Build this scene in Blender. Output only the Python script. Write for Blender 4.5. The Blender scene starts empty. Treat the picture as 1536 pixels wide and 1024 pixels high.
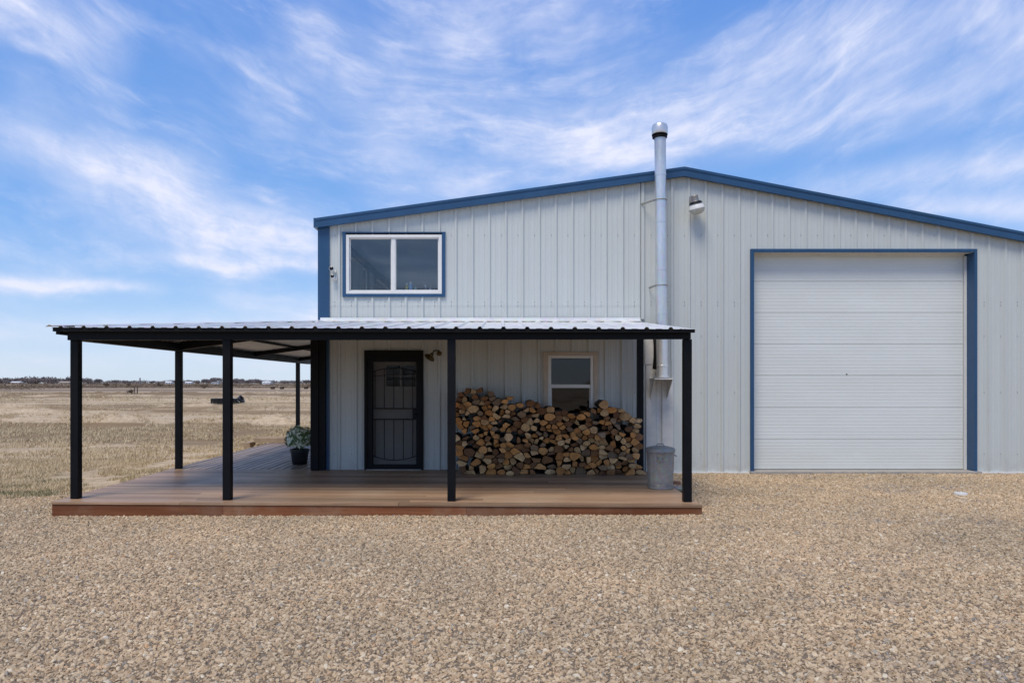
import bpy, bmesh, math, random
import numpy as np
from mathutils import Vector, Matrix
R = math.radians
rnd = random.Random(7)
S = bpy.context.scene
COL = S.collection
F, CX, CY, HC = 1092.0, 750.0, 574.0, 1.62       # focal (px of 1536), principal point, eye height
YW = 13.0                                         # front wall plane
def wx(px, D=YW): return (px - CX) * D / F
def wz(py, D=YW): return HC + (CY - py) * D / F

# ------------------------------------------------------------------ materials
def lin(c):
    return tuple(((v/255)/12.92 if v/255 <= .04045 else ((v/255+.055)/1.055)**2.4) for v in c)
class NT:
    def __init__(s, nt): s.t = nt; s.n = nt.nodes; s.l = nt.links
    def node(s, typ, ins=None, **kw):
        n = s.n.new(typ)
        for k, v in kw.items(): setattr(n, k, v)
        for k, v in (ins or {}).items(): s.set(n.inputs[k], v)
        return n
    def set(s, sock, v):
        if isinstance(v, bpy.types.NodeSocket): s.l.new(v, sock)
        elif isinstance(v, (tuple, list)) and len(v) == 3 and sock.type == 'RGBA': sock.default_value = (*v, 1)
        else: sock.default_value = v
    def math(s, op, a, b=0.0, c=None, clamp=False):
        n = s.n.new('ShaderNodeMath'); n.operation = op; n.use_clamp = clamp
        s.set(n.inputs[0], a); s.set(n.inputs[1], b)
        if c is not None: s.set(n.inputs[2], c)
        return n.outputs[0]
    def mix(s, f, a, b, blend='MIX'):
        n = s.n.new('ShaderNodeMix'); n.data_type = 'RGBA'; n.blend_type = blend
        s.set(n.inputs[0], f); s.set(n.inputs[6], a); s.set(n.inputs[7], b)
        return n.outputs[2]
    def ramp(s, v, stops, interp='LINEAR'):
        n = s.n.new('ShaderNodeValToRGB'); e = n.color_ramp.elements; n.color_ramp.interpolation = interp
        while len(e) < len(stops): e.new(.5)
        for el, (p, c) in zip(e, stops):
            el.position = p; el.color = (*c, 1) if isinstance(c, tuple) else (c, c, c, 1)
        s.set(n.inputs[0], v); return n.outputs[0]
    def smooth(s, v, a, b):
        n = s.n.new('ShaderNodeMapRange'); n.interpolation_type = 'SMOOTHSTEP'
        s.set(n.inputs[0], v); s.set(n.inputs[1], a); s.set(n.inputs[2], b); return n.outputs[0]
    def noise(s, vec, scale, detail=4, rough=.55, dist=0.0):
        n = s.node('ShaderNodeTexNoise', {'Vector': vec, 'Scale': scale, 'Detail': detail, 'Roughness': rough, 'Distortion': dist})
        return n.outputs[0]
    def mapv(s, vec, scale=(1, 1, 1), rot=(0, 0, 0), loc=(0, 0, 0)):
        return s.node('ShaderNodeMapping', {'Vector': vec, 'Scale': scale, 'Rotation': rot, 'Location': loc}).outputs[0]

def new_mat(name):
    m = bpy.data.materials.new(name); m.use_nodes = True
    t = NT(m.node_tree); b = t.n['Principled BSDF']; t.bsdf = b
    return m, t
def pos(t): return t.node('ShaderNodeNewGeometry').outputs['Position']
def obc(t): return t.node('ShaderNodeTexCoord').outputs['Object']
def bump(t, h, strength=.3, dist=.01):
    b = t.node('ShaderNodeBump', {'Height': h, 'Strength': strength, 'Distance': dist})
    t.l.new(b.outputs[0], t.bsdf.inputs['Normal'])
def simple(name, col, rough=.5, metal=0.0, var=.12, scale=6.0, spec=.5, bmp=0.0, stretch=(1, 1, 1)):
    m, t = new_mat(name); p = t.mapv(pos(t), stretch)
    n = t.noise(p, scale, 5, .6)
    c0 = tuple(max(0, v*(1-var)) for v in col); c1 = tuple(v*(1+var) for v in col)
    t.set(t.bsdf.inputs['Base Color'], t.ramp(n, [(.3, c0), (.7, c1)]))
    t.set(t.bsdf.inputs['Roughness'], t.math('MULTIPLY_ADD', n, .2, rough-.1))
    t.bsdf.inputs['Metallic'].default_value = metal
    t.bsdf.inputs['Specular IOR Level'].default_value = spec
    if bmp: bump(t, t.noise(p, scale*6, 4), bmp, .004)
    return m

def mat_wall():
    m, t = new_mat('painted_steel_siding'); p = pos(t)
    streak = t.noise(t.mapv(p, (9, 9, .35)), 1, 5, .6)
    big = t.noise(p, .7, 3)
    fine = t.noise(p, 30, 3)
    c = t.ramp(streak, [(.25, (.515, .54, .52)), (.6, (.545, .575, .553)), (.8, (.555, .585, .562))])
    c = t.mix(t.math('MULTIPLY', t.smooth(big, .5, .8), .22), c, (.53, .515, .48))
    z = t.node('ShaderNodeSeparateXYZ', {0: p}).outputs[2]
    splash = t.math('MULTIPLY', t.math('SUBTRACT', 1.0, t.smooth(z, .0, .45)), t.smooth(t.noise(p, 7, 5, .7), .35, .7))
    c = t.mix(t.math('MULTIPLY', splash, .4), c, (.36, .31, .25))
    t.set(t.bsdf.inputs['Base Color'], c)
    t.set(t.bsdf.inputs['Roughness'], t.math('MULTIPLY_ADD', fine, .15, .42))
    bump(t, t.noise(t.mapv(p, (2.2, 1, 1.1)), 1.6, 2), .25, .02)
    return m
def mat_garage():
    m, t = new_mat('garage_door_steel'); p = pos(t)
    big = t.noise(t.mapv(p, (.6, 1, 1.6)), 1.3, 4, .6)
    sm = t.noise(t.mapv(p, (.8, 1, 30)), 1.5, 3)
    c = t.ramp(big, [(.3, (.665, .69, .655)), (.7, (.715, .745, .715))])
    c = t.mix(t.math('MULTIPLY', sm, .16), c, (.62, .60, .56))
    z = t.node('ShaderNodeSeparateXYZ', {0: p}).outputs[2]
    d = t.math('MULTIPLY', t.math('SUBTRACT', 1.0, t.smooth(z, .05, .75)), t.noise(p, 3, 5, .7))
    c = t.mix(t.math('MULTIPLY', d, .5), c, (.58, .55, .45))
    t.set(t.bsdf.inputs['Base Color'], c); t.bsdf.inputs['Roughness'].default_value = .5
    bump(t, t.noise(t.mapv(p, (1, 1, 3)), 1.2, 2), .12, .02)
    return m
def mat_deck(name, axis, c0, c1, c2, rough=.46):
    m, t = new_mat(name); p = pos(t)
    st = (.9, 26, 26) if axis == 'x' else (26, .9, 26)
    g = t.noise(t.mapv(p, st), 1, 6, .65, .3)
    g2 = t.noise(t.mapv(p, (.25, .25, .25) if axis == 'x' else (.3, .3, .3)), 3.2, 5, .65)
    at = t.node('ShaderNodeAttribute', attribute_name='tint').outputs['Fac']
    c = t.ramp(g, [(.25, c0), (.55, c1), (.8, c2)])
    c = t.mix(t.math('MULTIPLY', t.smooth(g2, .42, .72), .5), c, (.43, .32, .215))
    c = t.mix(1.0, c, t.ramp(at, [(0, .66), (1, 1.28)]), 'MULTIPLY')
    t.set(t.bsdf.inputs['Base Color'], c)
    t.set(t.bsdf.inputs['Roughness'], t.math('MULTIPLY_ADD', g2, .3, rough-.15))
    t.bsdf.inputs['Specular IOR Level'].default_value = .3
    bump(t, g, .35, .003)
    return m
def mat_log_end():
    m, t = new_mat('split_wood'); p = obc(t)
    oi = t.node('ShaderNodeObjectInfo'); rv = oi.outputs['Random']; colr = oi.outputs['Color']
    off = t.node('ShaderNodeCombineXYZ', {0: t.math('MULTIPLY', rv, 37.0), 1: t.math('MULTIPLY', rv, 11.0)}).outputs[0]
    q = t.node('ShaderNodeVectorMath', {0: p, 1: off}, operation='ADD').outputs[0]
    n = t.noise(q, 26, 6, .7, .6)
    f = t.noise(t.mapv(q, (90, 4, 30)), 1, 4, .6)
    d = t.node('ShaderNodeVectorMath', {0: t.mapv(p, (1, 0, 1))}, operation='LENGTH').outputs['Value']
    ring = t.math('SINE', t.math('MULTIPLY_ADD', d, 620.0, t.math('MULTIPLY', n, 8.0)))
    c = t.mix(t.smooth(n, .35, .68), t.mix(.45, colr, (.10, .042, .015), 'MIX'), colr)
    c = t.mix(t.math('MULTIPLY', t.smooth(ring, -.2, 1.0), .22), c, (.11, .05, .022))
    c = t.mix(t.math('MULTIPLY', t.smooth(f, .5, .75), .45), c, (.08, .042, .022))
    t.set(t.bsdf.inputs['Base Color'], c); t.bsdf.inputs['Roughness'].default_value = .85
    bump(t, t.math('ADD', n, f), .7, .006)
    return m
def mat_bark():
    m, t = new_mat('log_bark'); p = obc(t)
    n = t.noise(t.mapv(p, (40, 6, 40)), 1, 5, .7)
    t.set(t.bsdf.inputs['Base Color'], t.ramp(n, [(.3, (.010, .007, .005)), (.7, (.05, .033, .022))]))  # bark tone darkened so the gaps between logs read as deep shade
    t.bsdf.inputs['Roughness'].default_value = .95; bump(t, n, .8, .01)
    return m
def mat_galv(name, col, rough, metal, var=.2, st=(1, 1, 1), sc=9):
    m, t = new_mat(name); p = t.mapv(pos(t), st)
    v = t.node('ShaderNodeTexVoronoi', {'Vector': p, 'Scale': sc*3}).outputs['Color']
    n = t.noise(p, sc*.4, 5, .65)
    c = t.ramp(n, [(.3, tuple(x*(1-var) for x in col)), (.7, tuple(x*(1+var) for x in col))])
    c = t.mix(.12, c, v, 'OVERLAY')
    t.set(t.bsdf.inputs['Base Color'], c); t.bsdf.inputs['Metallic'].default_value = metal
    t.set(t.bsdf.inputs['Roughness'], t.math('MULTIPLY_ADD', n, .25, rough-.12))
    return m
def mat_glass(name, refl_rough=.02, tint=(.85, .9, .92), ior=1.5, extra=.015):
    m, t = new_mat(name); nt = t
    out = t.n['Material Output']
    tr = t.node('ShaderNodeBsdfTransparent', {'Color': tint})
    gl = t.node('ShaderNodeBsdfGlossy', {'Roughness': refl_rough})
    fr = t.node('ShaderNodeFresnel', {'IOR': ior})
    bm = t.node('ShaderNodeBump', {'Height': t.noise(pos(t), 2.2, 1), 'Strength': .06, 'Distance': .03})
    t.l.new(bm.outputs[0], gl.inputs['Normal'])
    fac = t.math('MULTIPLY_ADD', fr.outputs[0], 1.0, extra)
    mx = t.node('ShaderNodeMixShader', {0: fac, 1: tr.outputs[0], 2: gl.outputs[0]})
    t.l.new(mx.outputs[0], out.inputs[0])
    return m
def mat_screen():
    m, t = new_mat('insect_screen'); out = t.n['Material Output']
    tr = t.node('ShaderNodeBsdfTransparent')
    df = t.node('ShaderNodeBsdfDiffuse', {'Color': (.05, .048, .045)})
    mx = t.node('ShaderNodeMixShader', {0: .30, 1: tr.outputs[0], 2: df.outputs[0]})
    t.l.new(mx.outputs[0], out.inputs[0]); return m

M = {}
M['wall'] = mat_wall()
M['garage'] = mat_garage()
M['blue'] = simple('blue_trim_paint', (.018, .070, .158), .38, 0, .12, 3, stretch=(1, 1, .4))
M['black'] = simple('black_steel_paint', (.0045, .005, .0065), .5, 0, .35, 5, .18, .05)
M['black_rough'] = simple('black_rough', (.0055, .0055, .006), .6, 0, .2, 5, .2)
M['porch_roof'] = mat_galv('galvalume_roofing', (.70, .70, .69), .45, .12, .12, (1, .5, 1), 4)
M['soffit'] = M['porch_roof']
M['pipe'] = mat_galv('stainless_flue', (.70, .70, .69), .33, .68, .12, (2, 2, .6), 6)
_t = NT(M['pipe'].node_tree); _b = _t.n['Principled BSDF']; _c = _b.inputs['Base Color'].links[0].from_socket
_p = pos(_t); _z = _t.node('ShaderNodeSeparateXYZ', {0: _p}).outputs[2]
_s = _t.math('MULTIPLY', _t.math('MULTIPLY', _t.smooth(_z, 5.35, 5.85), _t.math('SUBTRACT', 1.0, _t.smooth(_z, 5.93, 5.95))), _t.smooth(_t.noise(_t.mapv(_p, (9, 9, 1.5)), 1, 4), .3, .65))
_t.set(_b.inputs['Base Color'], _t.mix(_t.math('MULTIPLY', _s, .55), _c, (.36, .25, .15)))
M['galv'] = mat_galv('galvanised_bin', (.29, .285, .265), .5, .35, .22, (1, 1, 1), 10)
M['deck_front'] = mat_deck('deck_boards_lengthwise', 'x', (.22, .128, .070), (.36, .226, .135), (.47, .32, .21))
M['deck_side'] = mat_deck('deck_boards_deep', 'y', (.24, .17, .14), (.34, .26, .22), (.42, .34, .30))
M['fascia'] = mat_deck('cedar_fascia', 'x', (.13, .040, .015), (.23, .080, .030), (.30, .125, .055), .7)
M['white'] = simple('white_vinyl', (.72, .71, .68), .4, 0, .05, 5)
M['almond'] = simple('almond_trim', (.50, .42, .33), .5, 0, .12, 6)
M['log_end'] = mat_log_end(); M['bark'] = mat_bark()
M['glass'] = mat_glass('window_glass', .02, (.97, .985, .99), 1.42, .034)
M['glass_dark'] = mat_glass('shaded_window_glass', .03, (.35, .4, .45), 1.36, .018)
M['screen'] = mat_screen()
M['roofing'] = simple('blue_roof_steel', (.05, .10, .2), .45, .0, .1, 2)
M['tan_wood'] = simple('weathered_tan_timber', (.40, .29, .19), .8, 0, .2, 4, .3, .2)
M['concrete'] = simple('concrete', (.36, .33, .29), .85, 0, .18, 8, .3, .3)
M['room'] = simple('room_paint', (.84, .87, .87), .8, 0, .05, 1)
M['room_trim'] = simple('room_dark_trim', (.07, .08, .10), .6, 0, .1, 2)
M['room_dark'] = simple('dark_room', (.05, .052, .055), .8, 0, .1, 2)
M['curtain'] = simple('curtain_cloth', (.55, .62, .58), .9, 0, .12, 3, stretch=(8, 8, .5))
M['door_grey'] = simple('entry_door_paint', (.62, .60, .56), .5, 0, .06, 3)
M['bronze'] = simple('aged_bronze', (.12, .085, .035), .35, .8, .25, 20)
M['pot'] = simple('black_plastic', (.013, .013, .016), .4, 0, .2, 8)
M['soil'] = simple('potting_soil', (.02, .014, .01), .95, 0, .4, 40)
M['leaf'] = simple('green_leaf', (.10, .17, .05), .5, 0, .5, 60)
M['petal'] = simple('pale_bract', (.78, .78, .60), .6, 0, .2, 60)
M['stem'] = simple('plant_stem', (.05, .07, .03), .7)
M['lens'] = simple('camera_lens', (.006, .006, .007), .12, 0, .1, 5)
M['lampglass'] = simple('frosted_lamp_glass', (.52, .52, .45), .25, 0, .08, 10)
M['brick'] = simple('clay_brick', (.26, .15, .10), .9, 0, .3, 30, .3, .4)
M['paver'] = simple('pale_brick', (.40, .33, .27), .9, 0, .25, 30, .3, .4)
M['tank'] = simple('black_rubber', (.018, .02, .024), .5, 0, .2, 4)
M['twigs'] = simple('bare_twigs', (.17, .145, .14), .95, 0, .35, .05)
M['twigs_far'] = simple('far_bare_wood', (.165, .135, .125), .95, 0, .35, .02)
M['trunk'] = simple('grey_trunk', (.12, .10, .085), .9, 0, .2, 3)
M['farwhite'] = simple('far_white_paint', (.70, .70, .70), .6, 0, .05, 1)
M['fartan'] = simple('far_tan_siding', (.40, .33, .26), .7, 0, .08, 1)
M['farroof'] = simple('far_roof', (.20, .19, .19), .7, 0, .1, 1)
M['hay'] = simple('weathered_hay', (.07, .052, .036), .95, 0, .3, 4, .2, .5)
M['post_wood'] = simple('weathered_post', (.11, .09, .07), .9, 0, .2, 8)
M['brush'] = simple('dry_brush', (.17, .125, .085), .95, 0, .4, 2)
M['pvc'] = simple('white_plastic_cap', (.66, .64, .60), .5, 0, .08, 10)
M['bottle_yellow'] = simple('yellow_plastic', (.62, .52, .10), .35); M['bottle_blue'] = simple('pale_blue_plastic', (.36, .52, .75), .35)
M['bottle_green'] = simple('pale_green_plastic', (.45, .58, .42), .35); M['bottle_white'] = simple('white_plastic', (.75, .75, .75), .35)

def mat_ground():
    m, t = new_mat('dry_field'); p = pos(t)
    xyz = t.node('ShaderNodeSeparateXYZ', {0: p}); x, y = xyz.outputs[0], xyz.outputs[1]
    bands = t.noise(t.mapv(p, (.012, .075, 1)), 1, 5, .6, .4)          # mown strips, run across the view
    clump = t.noise(t.mapv(p, (.35, .8, 1)), 1, 6, .68)
    fine = t.noise(t.mapv(p, (6, 9, 6)), 1, 4, .7)
    c = t.ramp(fine, [(.28, (.36, .265, .165)), (.5, (.58, .44, .285)), (.72, (.70, .55, .37))])
    c = t.mix(t.math('MULTIPLY', t.smooth(clump, .45, .62), .5), c, (.36, .26, .155))
    c = t.mix(t.math('MULTIPLY', t.smooth(bands, .47, .56), .9), c, (.235, .16, .088))
    far = t.noise(t.mapv(p, (.003, .022, 1), loc=(3, 1, 0)), 1, 4, .6)
    c = t.mix(t.math('MULTIPLY', t.math('MULTIPLY', t.smooth(far, .42, .54), t.smooth(y, 70, 130)), .8), c, (.22, .165, .12))
    nearm = t.math('SUBTRACT', 1.0, t.smooth(y, 12, 20))
    g = t.noise(t.mapv(p, (1.1, 1.6, 1), loc=(5, 2, 0)), 1, 5, .65)
    c = t.mix(t.math('MULTIPLY', t.math('MULTIPLY', t.smooth(g, .48, .66), nearm), .55), c, (.12, .115, .055))
    t.set(t.bsdf.inputs['Base Color'], c); t.bsdf.inputs['Roughness'].default_value = .95
    t.bsdf.inputs['Specular IOR Level'].default_value = .15
    bump(t, t.math('ADD', fine, t.math('MULTIPLY', clump, 2.0)), .8, .06)
    return m
def mat_bed():
    m, t = new_mat('gravel_bed'); p = pos(t)
    n = t.noise(p, 60, 4, .7); b = t.noise(p, .5, 4)
    c = t.ramp(n, [(.3, (.11, .08, .05)), (.7, (.27, .20, .13))])  # bed colour darkened to stand for the shadows between the stones
    c = t.mix(t.math('MULTIPLY', b, .3), c, (.2, .16, .12))
    t.set(t.bsdf.inputs['Base Color'], c); t.bsdf.inputs['Roughness'].default_value = .95
    bump(t, n, .8, .01); return m
def mat_pebble():
    m, t = new_mat('pebbles'); oi = t.node('ShaderNodeObjectInfo'); r = oi.outputs['Random']
    p = pos(t)
    c = t.ramp(r, [(0, (.33, .25, .18)), (.2, (.41, .32, .235)), (.45, (.475, .38, .285)), (.7, (.53, .435, .335)), (.86, (.60, .51, .41)),
                   (.915, (.50, .34, .22)), (.94, (.42, .34, .27)), (.965, (.27, .265, .265)), (.985, (.62, .57, .50)), (1, (.66, .62, .56))])
    n = t.noise(p, 90, 4, .7)
    c = t.mix(1.0, c, t.ramp(n, [(.25, .75), (.75, 1.2)]), 'MULTIPLY')
    big = t.noise(p, .45, 5, .65)
    c = t.mix(1.0, c, t.ramp(big, [(.3, (.88, .84, .715)), (.7, (1.27, 1.14, .92))]), 'MULTIPLY')
    grey = t.math('MULTIPLY', t.smooth(t.noise(p, 1.1, 4, .65), .50, .68), t.math('GREATER_THAN', t.math('FRACT', t.math('MULTIPLY', r, 17.3)), .62))
    xx = t.node('ShaderNodeSeparateXYZ', {0: p}).outputs[0]
    c = t.mix(t.math('MULTIPLY', grey, t.math('MULTIPLY_ADD', t.smooth(xx, 0, 4), .55, .12)), c, (.20, .195, .20))
    t.set(t.bsdf.inputs['Base Color'], c); t.bsdf.inputs['Roughness'].default_value = .85
    t.bsdf.inputs['Specular IOR Level'].default_value = .25
    return m
def mat_straw():
    m, t = new_mat('straw'); p = pos(t)
    n = t.noise(p, 2.2, 4, .7); f = t.noise(p, 40, 2)
    c = t.ramp(f, [(.3, (.42, .31, .185)), (.55, (.63, .505, .31)), (.75, (.77, .635, .42))])
    c = t.mix(t.math('MULTIPLY', t.smooth(n, .5, .72), .45), c, (.34, .25, .14))
    y = t.node('ShaderNodeSeparateXYZ', {0: p}).outputs[1]
    g = t.math('MULTIPLY', t.math('SUBTRACT', 1.0, t.smooth(y, 11.5, 15)), t.smooth(t.noise(p, 1.7, 3), .47, .6))
    c = t.mix(t.math('MULTIPLY', g, .7), c, (.09, .11, .035))
    t.set(t.bsdf.inputs['Base Color'], c); t.bsdf.inputs['Roughness'].default_value = .9
    return m
M['ground'] = mat_ground(); M['bed'] = mat_bed(); M['pebble'] = mat_pebble(); M['straw'] = mat_straw()

# ------------------------------------------------------------------ mesh builder
class MB:
    def __init__(s): s.v = []; s.f = []; s.m = []; s.t = []; s.cur = 0; s.tint = .5
    def add(s, vs, fs):
        o = len(s.v); s.v += [tuple(p) for p in vs]
        for f in fs: s.f.append(tuple(i+o for i in f)); s.m.append(s.cur); s.t.append(s.tint)
    def box(s, x0, x1, y0, y1, z0, z1):
        s.add([(x0,y0,z0),(x1,y0,z0),(x1,y1,z0),(x0,y1,z0),(x0,y0,z1),(x1,y0,z1),(x1,y1,z1),(x0,y1,z1)],
              [(0,3,2,1),(4,5,6,7),(0,1,5,4),(1,2,6,5),(2,3,7,6),(3,0,4,7)])
    def hexa(s, b, t):  # bottom 4 pts ccw, top 4 pts
        s.add(list(b)+list(t), [(0,3,2,1),(4,5,6,7),(0,1,5,4),(1,2,6,5),(2,3,7,6),(3,0,4,7)])
    def prism(s, poly, y0, y1):     # poly in (x,z), extruded in y
        n = len(poly)
        s.add([(x,y0,z) for x,z in poly]+[(x,y1,z) for x,z in poly],
              [tuple(range(n)), tuple(range(2*n-1,n-1,-1))]+[((i+1)%n, i, n+i, n+(i+1)%n) for i in range(n)])
    def prismx(s, poly, x0, x1):    # poly in (y,z)
        n = len(poly)
        s.add([(x0,y,z) for y,z in poly]+[(x1,y,z) for y,z in poly],
              [tuple(range(n)), tuple(range(2*n-1,n-1,-1))]+[((i+1)%n, i, n+i, n+(i+1)%n) for i in range(n)])
    def bar(s, p0, p1, w, h):       # beam between points, w sideways, h vertical, hung centred
        p0, p1 = Vector(p0), Vector(p1); d = (p1-p0).normalized()
        up = Vector((0,0,1)); side = d.cross(up).normalized()
        if side.length < .5: side = Vector((1,0,0))
        u = side.cross(d).normalized()
        q = [side*(a*w/2)+u*(b*h/2) for a,b in ((-1,-1),(1,-1),(1,1),(-1,1))]
        s.add([p0+k for k in q]+[p1+k for k in q], [(0,1,2,3),(7,6,5,4),(1,0,4,5),(2,1,5,6),(3,2,6,7),(0,3,7,4)])
    def tube(s, pts, r, n=8, cap=True):
        pts = [Vector(p) for p in pts]; rr = r if isinstance(r, (list, tuple)) else [r]*len(pts)
        rings = []
        for i, p in enumerate(pts):
            d = (pts[min(i+1, len(pts)-1)] - pts[max(i-1, 0)]).normalized()
            a = Vector((0,0,1)) if abs(d.z) < .9 else Vector((1,0,0))
            u = d.cross(a).normalized(); w = d.cross(u).normalized()
            rings.append([p + u*(rr[i]*math.cos(2*math.pi*k/n)) + w*(rr[i]*math.sin(2*math.pi*k/n)) for k in range(n)])
        fs = []
        for i in range(len(pts)-1):
            for k in range(n): fs.append((i*n+k, i*n+(k+1)%n, (i+1)*n+(k+1)%n, (i+1)*n+k))
        if cap: fs.append(tuple(range(n-1,-1,-1))); fs.append(tuple((len(pts)-1)*n+k for k in range(n)))
        s.add([p for r_ in rings for p in r_], fs)
    def lathe(s, prof, c=(0,0,0), n=24, rot=None, sq=(1,1), wob=None):
        vs, fs = [], []
        for j, (r, z) in enumerate(prof):
            for k in range(n):
                a = 2*math.pi*k/n; rr = r*(wob(k, j) if wob else 1)
                p = Vector((rr*math.cos(a)*sq[0], rr*math.sin(a)*sq[1], z))
                if rot: p = rot @ p
                vs.append(p+Vector(c))
        for j in range(len(prof)-1):
            for k in range(n): fs.append((j*n+k, j*n+(k+1)%n, (j+1)*n+(k+1)%n, (j+1)*n+k))
        if prof[0][0] > 1e-4: fs.append(tuple(range(n-1,-1,-1)))
        if prof[-1][0] > 1e-4: fs.append(tuple((len(prof)-1)*n+k for k in range(n)))
        s.add(vs, fs)
    def build(s, name, mats, parent=None, smooth=False, bevel=0.0, tint=False, recalc=True):
        if not isinstance(mats, (list, tuple)): mats = [mats]
        me = bpy.data.meshes.new(name)
        off = Vector((0,0,0))
        if parent is not None:
            q = parent
            while q is not None: off += q.location; q = q.parent
        me.from_pydata([Vector(p)-off for p in s.v], [], s.f)
        for m in mats: me.materials.append(m)
        me.polygons.foreach_set('material_index', s.m)
        if tint:
            a = me.attributes.new('tint', 'FLOAT', 'FACE'); a.data.foreach_set('value', s.t)
        if recalc:
            bm = bmesh.new(); bm.from_mesh(me); bmesh.ops.recalc_face_normals(bm, faces=bm.faces); bm.to_mesh(me); bm.free()
        if smooth:
            me.polygons.foreach_set('use_smooth', [True]*len(me.polygons)); me.set_sharp_from_angle(angle=R(38))
        me.update()
        o = bpy.data.objects.new(name, me); COL.objects.link(o)
        if parent is not None: o.parent = parent
        if bevel:
            b = o.modifiers.new('Bevel', 'BEVEL'); b.width = bevel; b.segments = 2; b.limit_method = 'ANGLE'; b.angle_limit = R(40)
        return o
def tag(o, label=None, cat=None, group=None, kind=None):
    for k, v in (('label', label), ('category', cat), ('group', group), ('kind', kind)):
        if v: o[k] = v
    return o
def thing(name, label, cat, loc=(0,0,0), group=None):
    o = bpy.data.objects.new(name, None); COL.objects.link(o); o.location = loc; o.empty_display_size = .2
    return tag(o, label, cat, group)
def P(name, m, parent, fn, **kw):
    b = MB(); fn(b); return b.build(name, m, parent, **kw)

# ------------------------------------------------------------------ value noise + ground heights
def vnoise(x, y, seed=0):
    x = np.asarray(x, float); y = np.asarray(y, float)
    xi = np.floor(x).astype(np.int64); yi = np.floor(y).astype(np.int64); fx = x-xi; fy = y-yi
    fx = fx*fx*(3-2*fx); fy = fy*fy*(3-2*fy)
    def h(a, b):
        n = (a*374761393 + b*668265263 + seed*1442695041) & 0x7fffffff
        n = (n ^ (n >> 13)) * 1274126177 & 0x7fffffff
        return ((n ^ (n >> 16)) & 0xffff)/65535.0
    return (h(xi,yi)*(1-fx)+h(xi+1,yi)*fx)*(1-fy)+(h(xi,yi+1)*(1-fx)+h(xi+1,yi+1)*fx)*fy
def fbm(x, y, seed=0, o=4):
    s, a, t = 0, 1, 0
    for i in range(o): s = s+a*vnoise(x*2**i, y*2**i, seed+i); t += a; a *= .5
    return s/t
def sstep(v, a, b):
    t = np.clip((v-a)/(b-a), 0, 1); return t*t*(3-2*t)
def zg(X, Y):
    X = np.asarray(X, float); Y = np.asarray(Y, float)
    zf = -.137 + .073*np.clip((X+6)/8.5, 0, 1.0)
    t = np.clip((Y-9.3)/(13.0-9.3), 0, 1)
    z = zf*(1-t) + 0.0*t
    left = sstep(-X, 5.6, 7.6)
    zl = -.15 + .05*sstep(Y, 13, 30)
    z = z*(1-left*sstep(Y, 9.5, 12)) + zl*left*sstep(Y, 9.5, 12)
    z = z + .02*(fbm(X*.6, Y*.6, 3)-.5)
    fld = sstep(-X, 6.5, 9)*sstep(Y, 12, 18)
    z = z + fld*.10*(fbm(X*.9, Y*1.2, 11)-.5)
    r1 = np.exp(-((Y-31-2*np.sin(X*.07))/2.6)**2); r2 = np.exp(-((Y-43-2.5*np.sin(X*.05+1))/3.2)**2)
    r3 = np.exp(-((Y-88-5*np.sin(X*.03+2))/7)**2); r4 = np.exp(-((Y-57-3*np.sin(X*.04))/3)**2)
    rough = np.clip(fbm(X*.45, Y*.9, 21)-.33, 0, 1)*1.6
    z = z + sstep(-X, 6, 10)*(r1*.62 + r2*.75 + r4*.12 + r3*1.0)*rough
    z = z + sstep(Y, 120, 700)*1.2*(fbm(X*.006, Y*.01, 31)-.35)
    return z
def gz(x, y): return float(zg(np.array([x]), np.array([y]))[0])

def grid_mesh(name, xs, ys, zfun, mat, keep=None):
    X, Y = np.meshgrid(xs, ys); Z = zfun(X, Y); nx, ny = len(xs), len(ys)
    co = np.stack([X.ravel(), Y.ravel(), Z.ravel()], 1)
    i = np.arange(nx-1)[None, :] + np.arange(ny-1)[:, None]*nx
    fs = np.stack([i, i+1, i+1+nx, i+nx], -1).reshape(-1, 4)
    if keep is not None:
        c = co[fs].mean(1); fs = fs[keep(c[:, 0], c[:, 1])]
    me = bpy.data.meshes.new(name)
    used = np.unique(fs); remap = -np.ones(len(co), int); remap[used] = np.arange(len(used))
    co = co[used]; fs = remap[fs]
    me.vertices.add(len(co)); me.vertices.foreach_set('co', co.ravel())
    me.loops.add(fs.size); me.loops.foreach_set('vertex_index', fs.ravel())
    me.polygons.add(len(fs)); me.polygons.foreach_set('loop_start', np.arange(0, fs.size, 4))
    me.polygons.foreach_set('use_smooth', np.ones(len(fs), bool))
    me.update(calc_edges=True); me.validate()
    me.materials.append(mat)
    o = bpy.data.objects.new(name, me); COL.objects.link(o); return o
def axis_pts(segs):
    out = [segs[0][0]]
    for a, b, st in segs:
        n = max(1, round(abs(b-a)/st)); out += list(np.linspace(a, b, n+1)[1:])
    return np.array(out)
xs = axis_pts([(-4000, -1000, 300), (-1000, -200, 40), (-200, -60, 4), (-60, -16, .8), (-16, 14, .4), (14, 60, 3), (60, 300, 20), (300, 1500, 120), (1500, 4000, 400)])
ys = axis_pts([(-1500, -100, 140), (-100, -5, 8), (-5, 26, .4), (26, 66, .6), (66, 110, 1.4), (110, 200, 5), (200, 900, 25), (900, 5000, 250)])
tag(grid_mesh('ground', xs, ys, zg, M['ground']), kind='structure')

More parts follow.
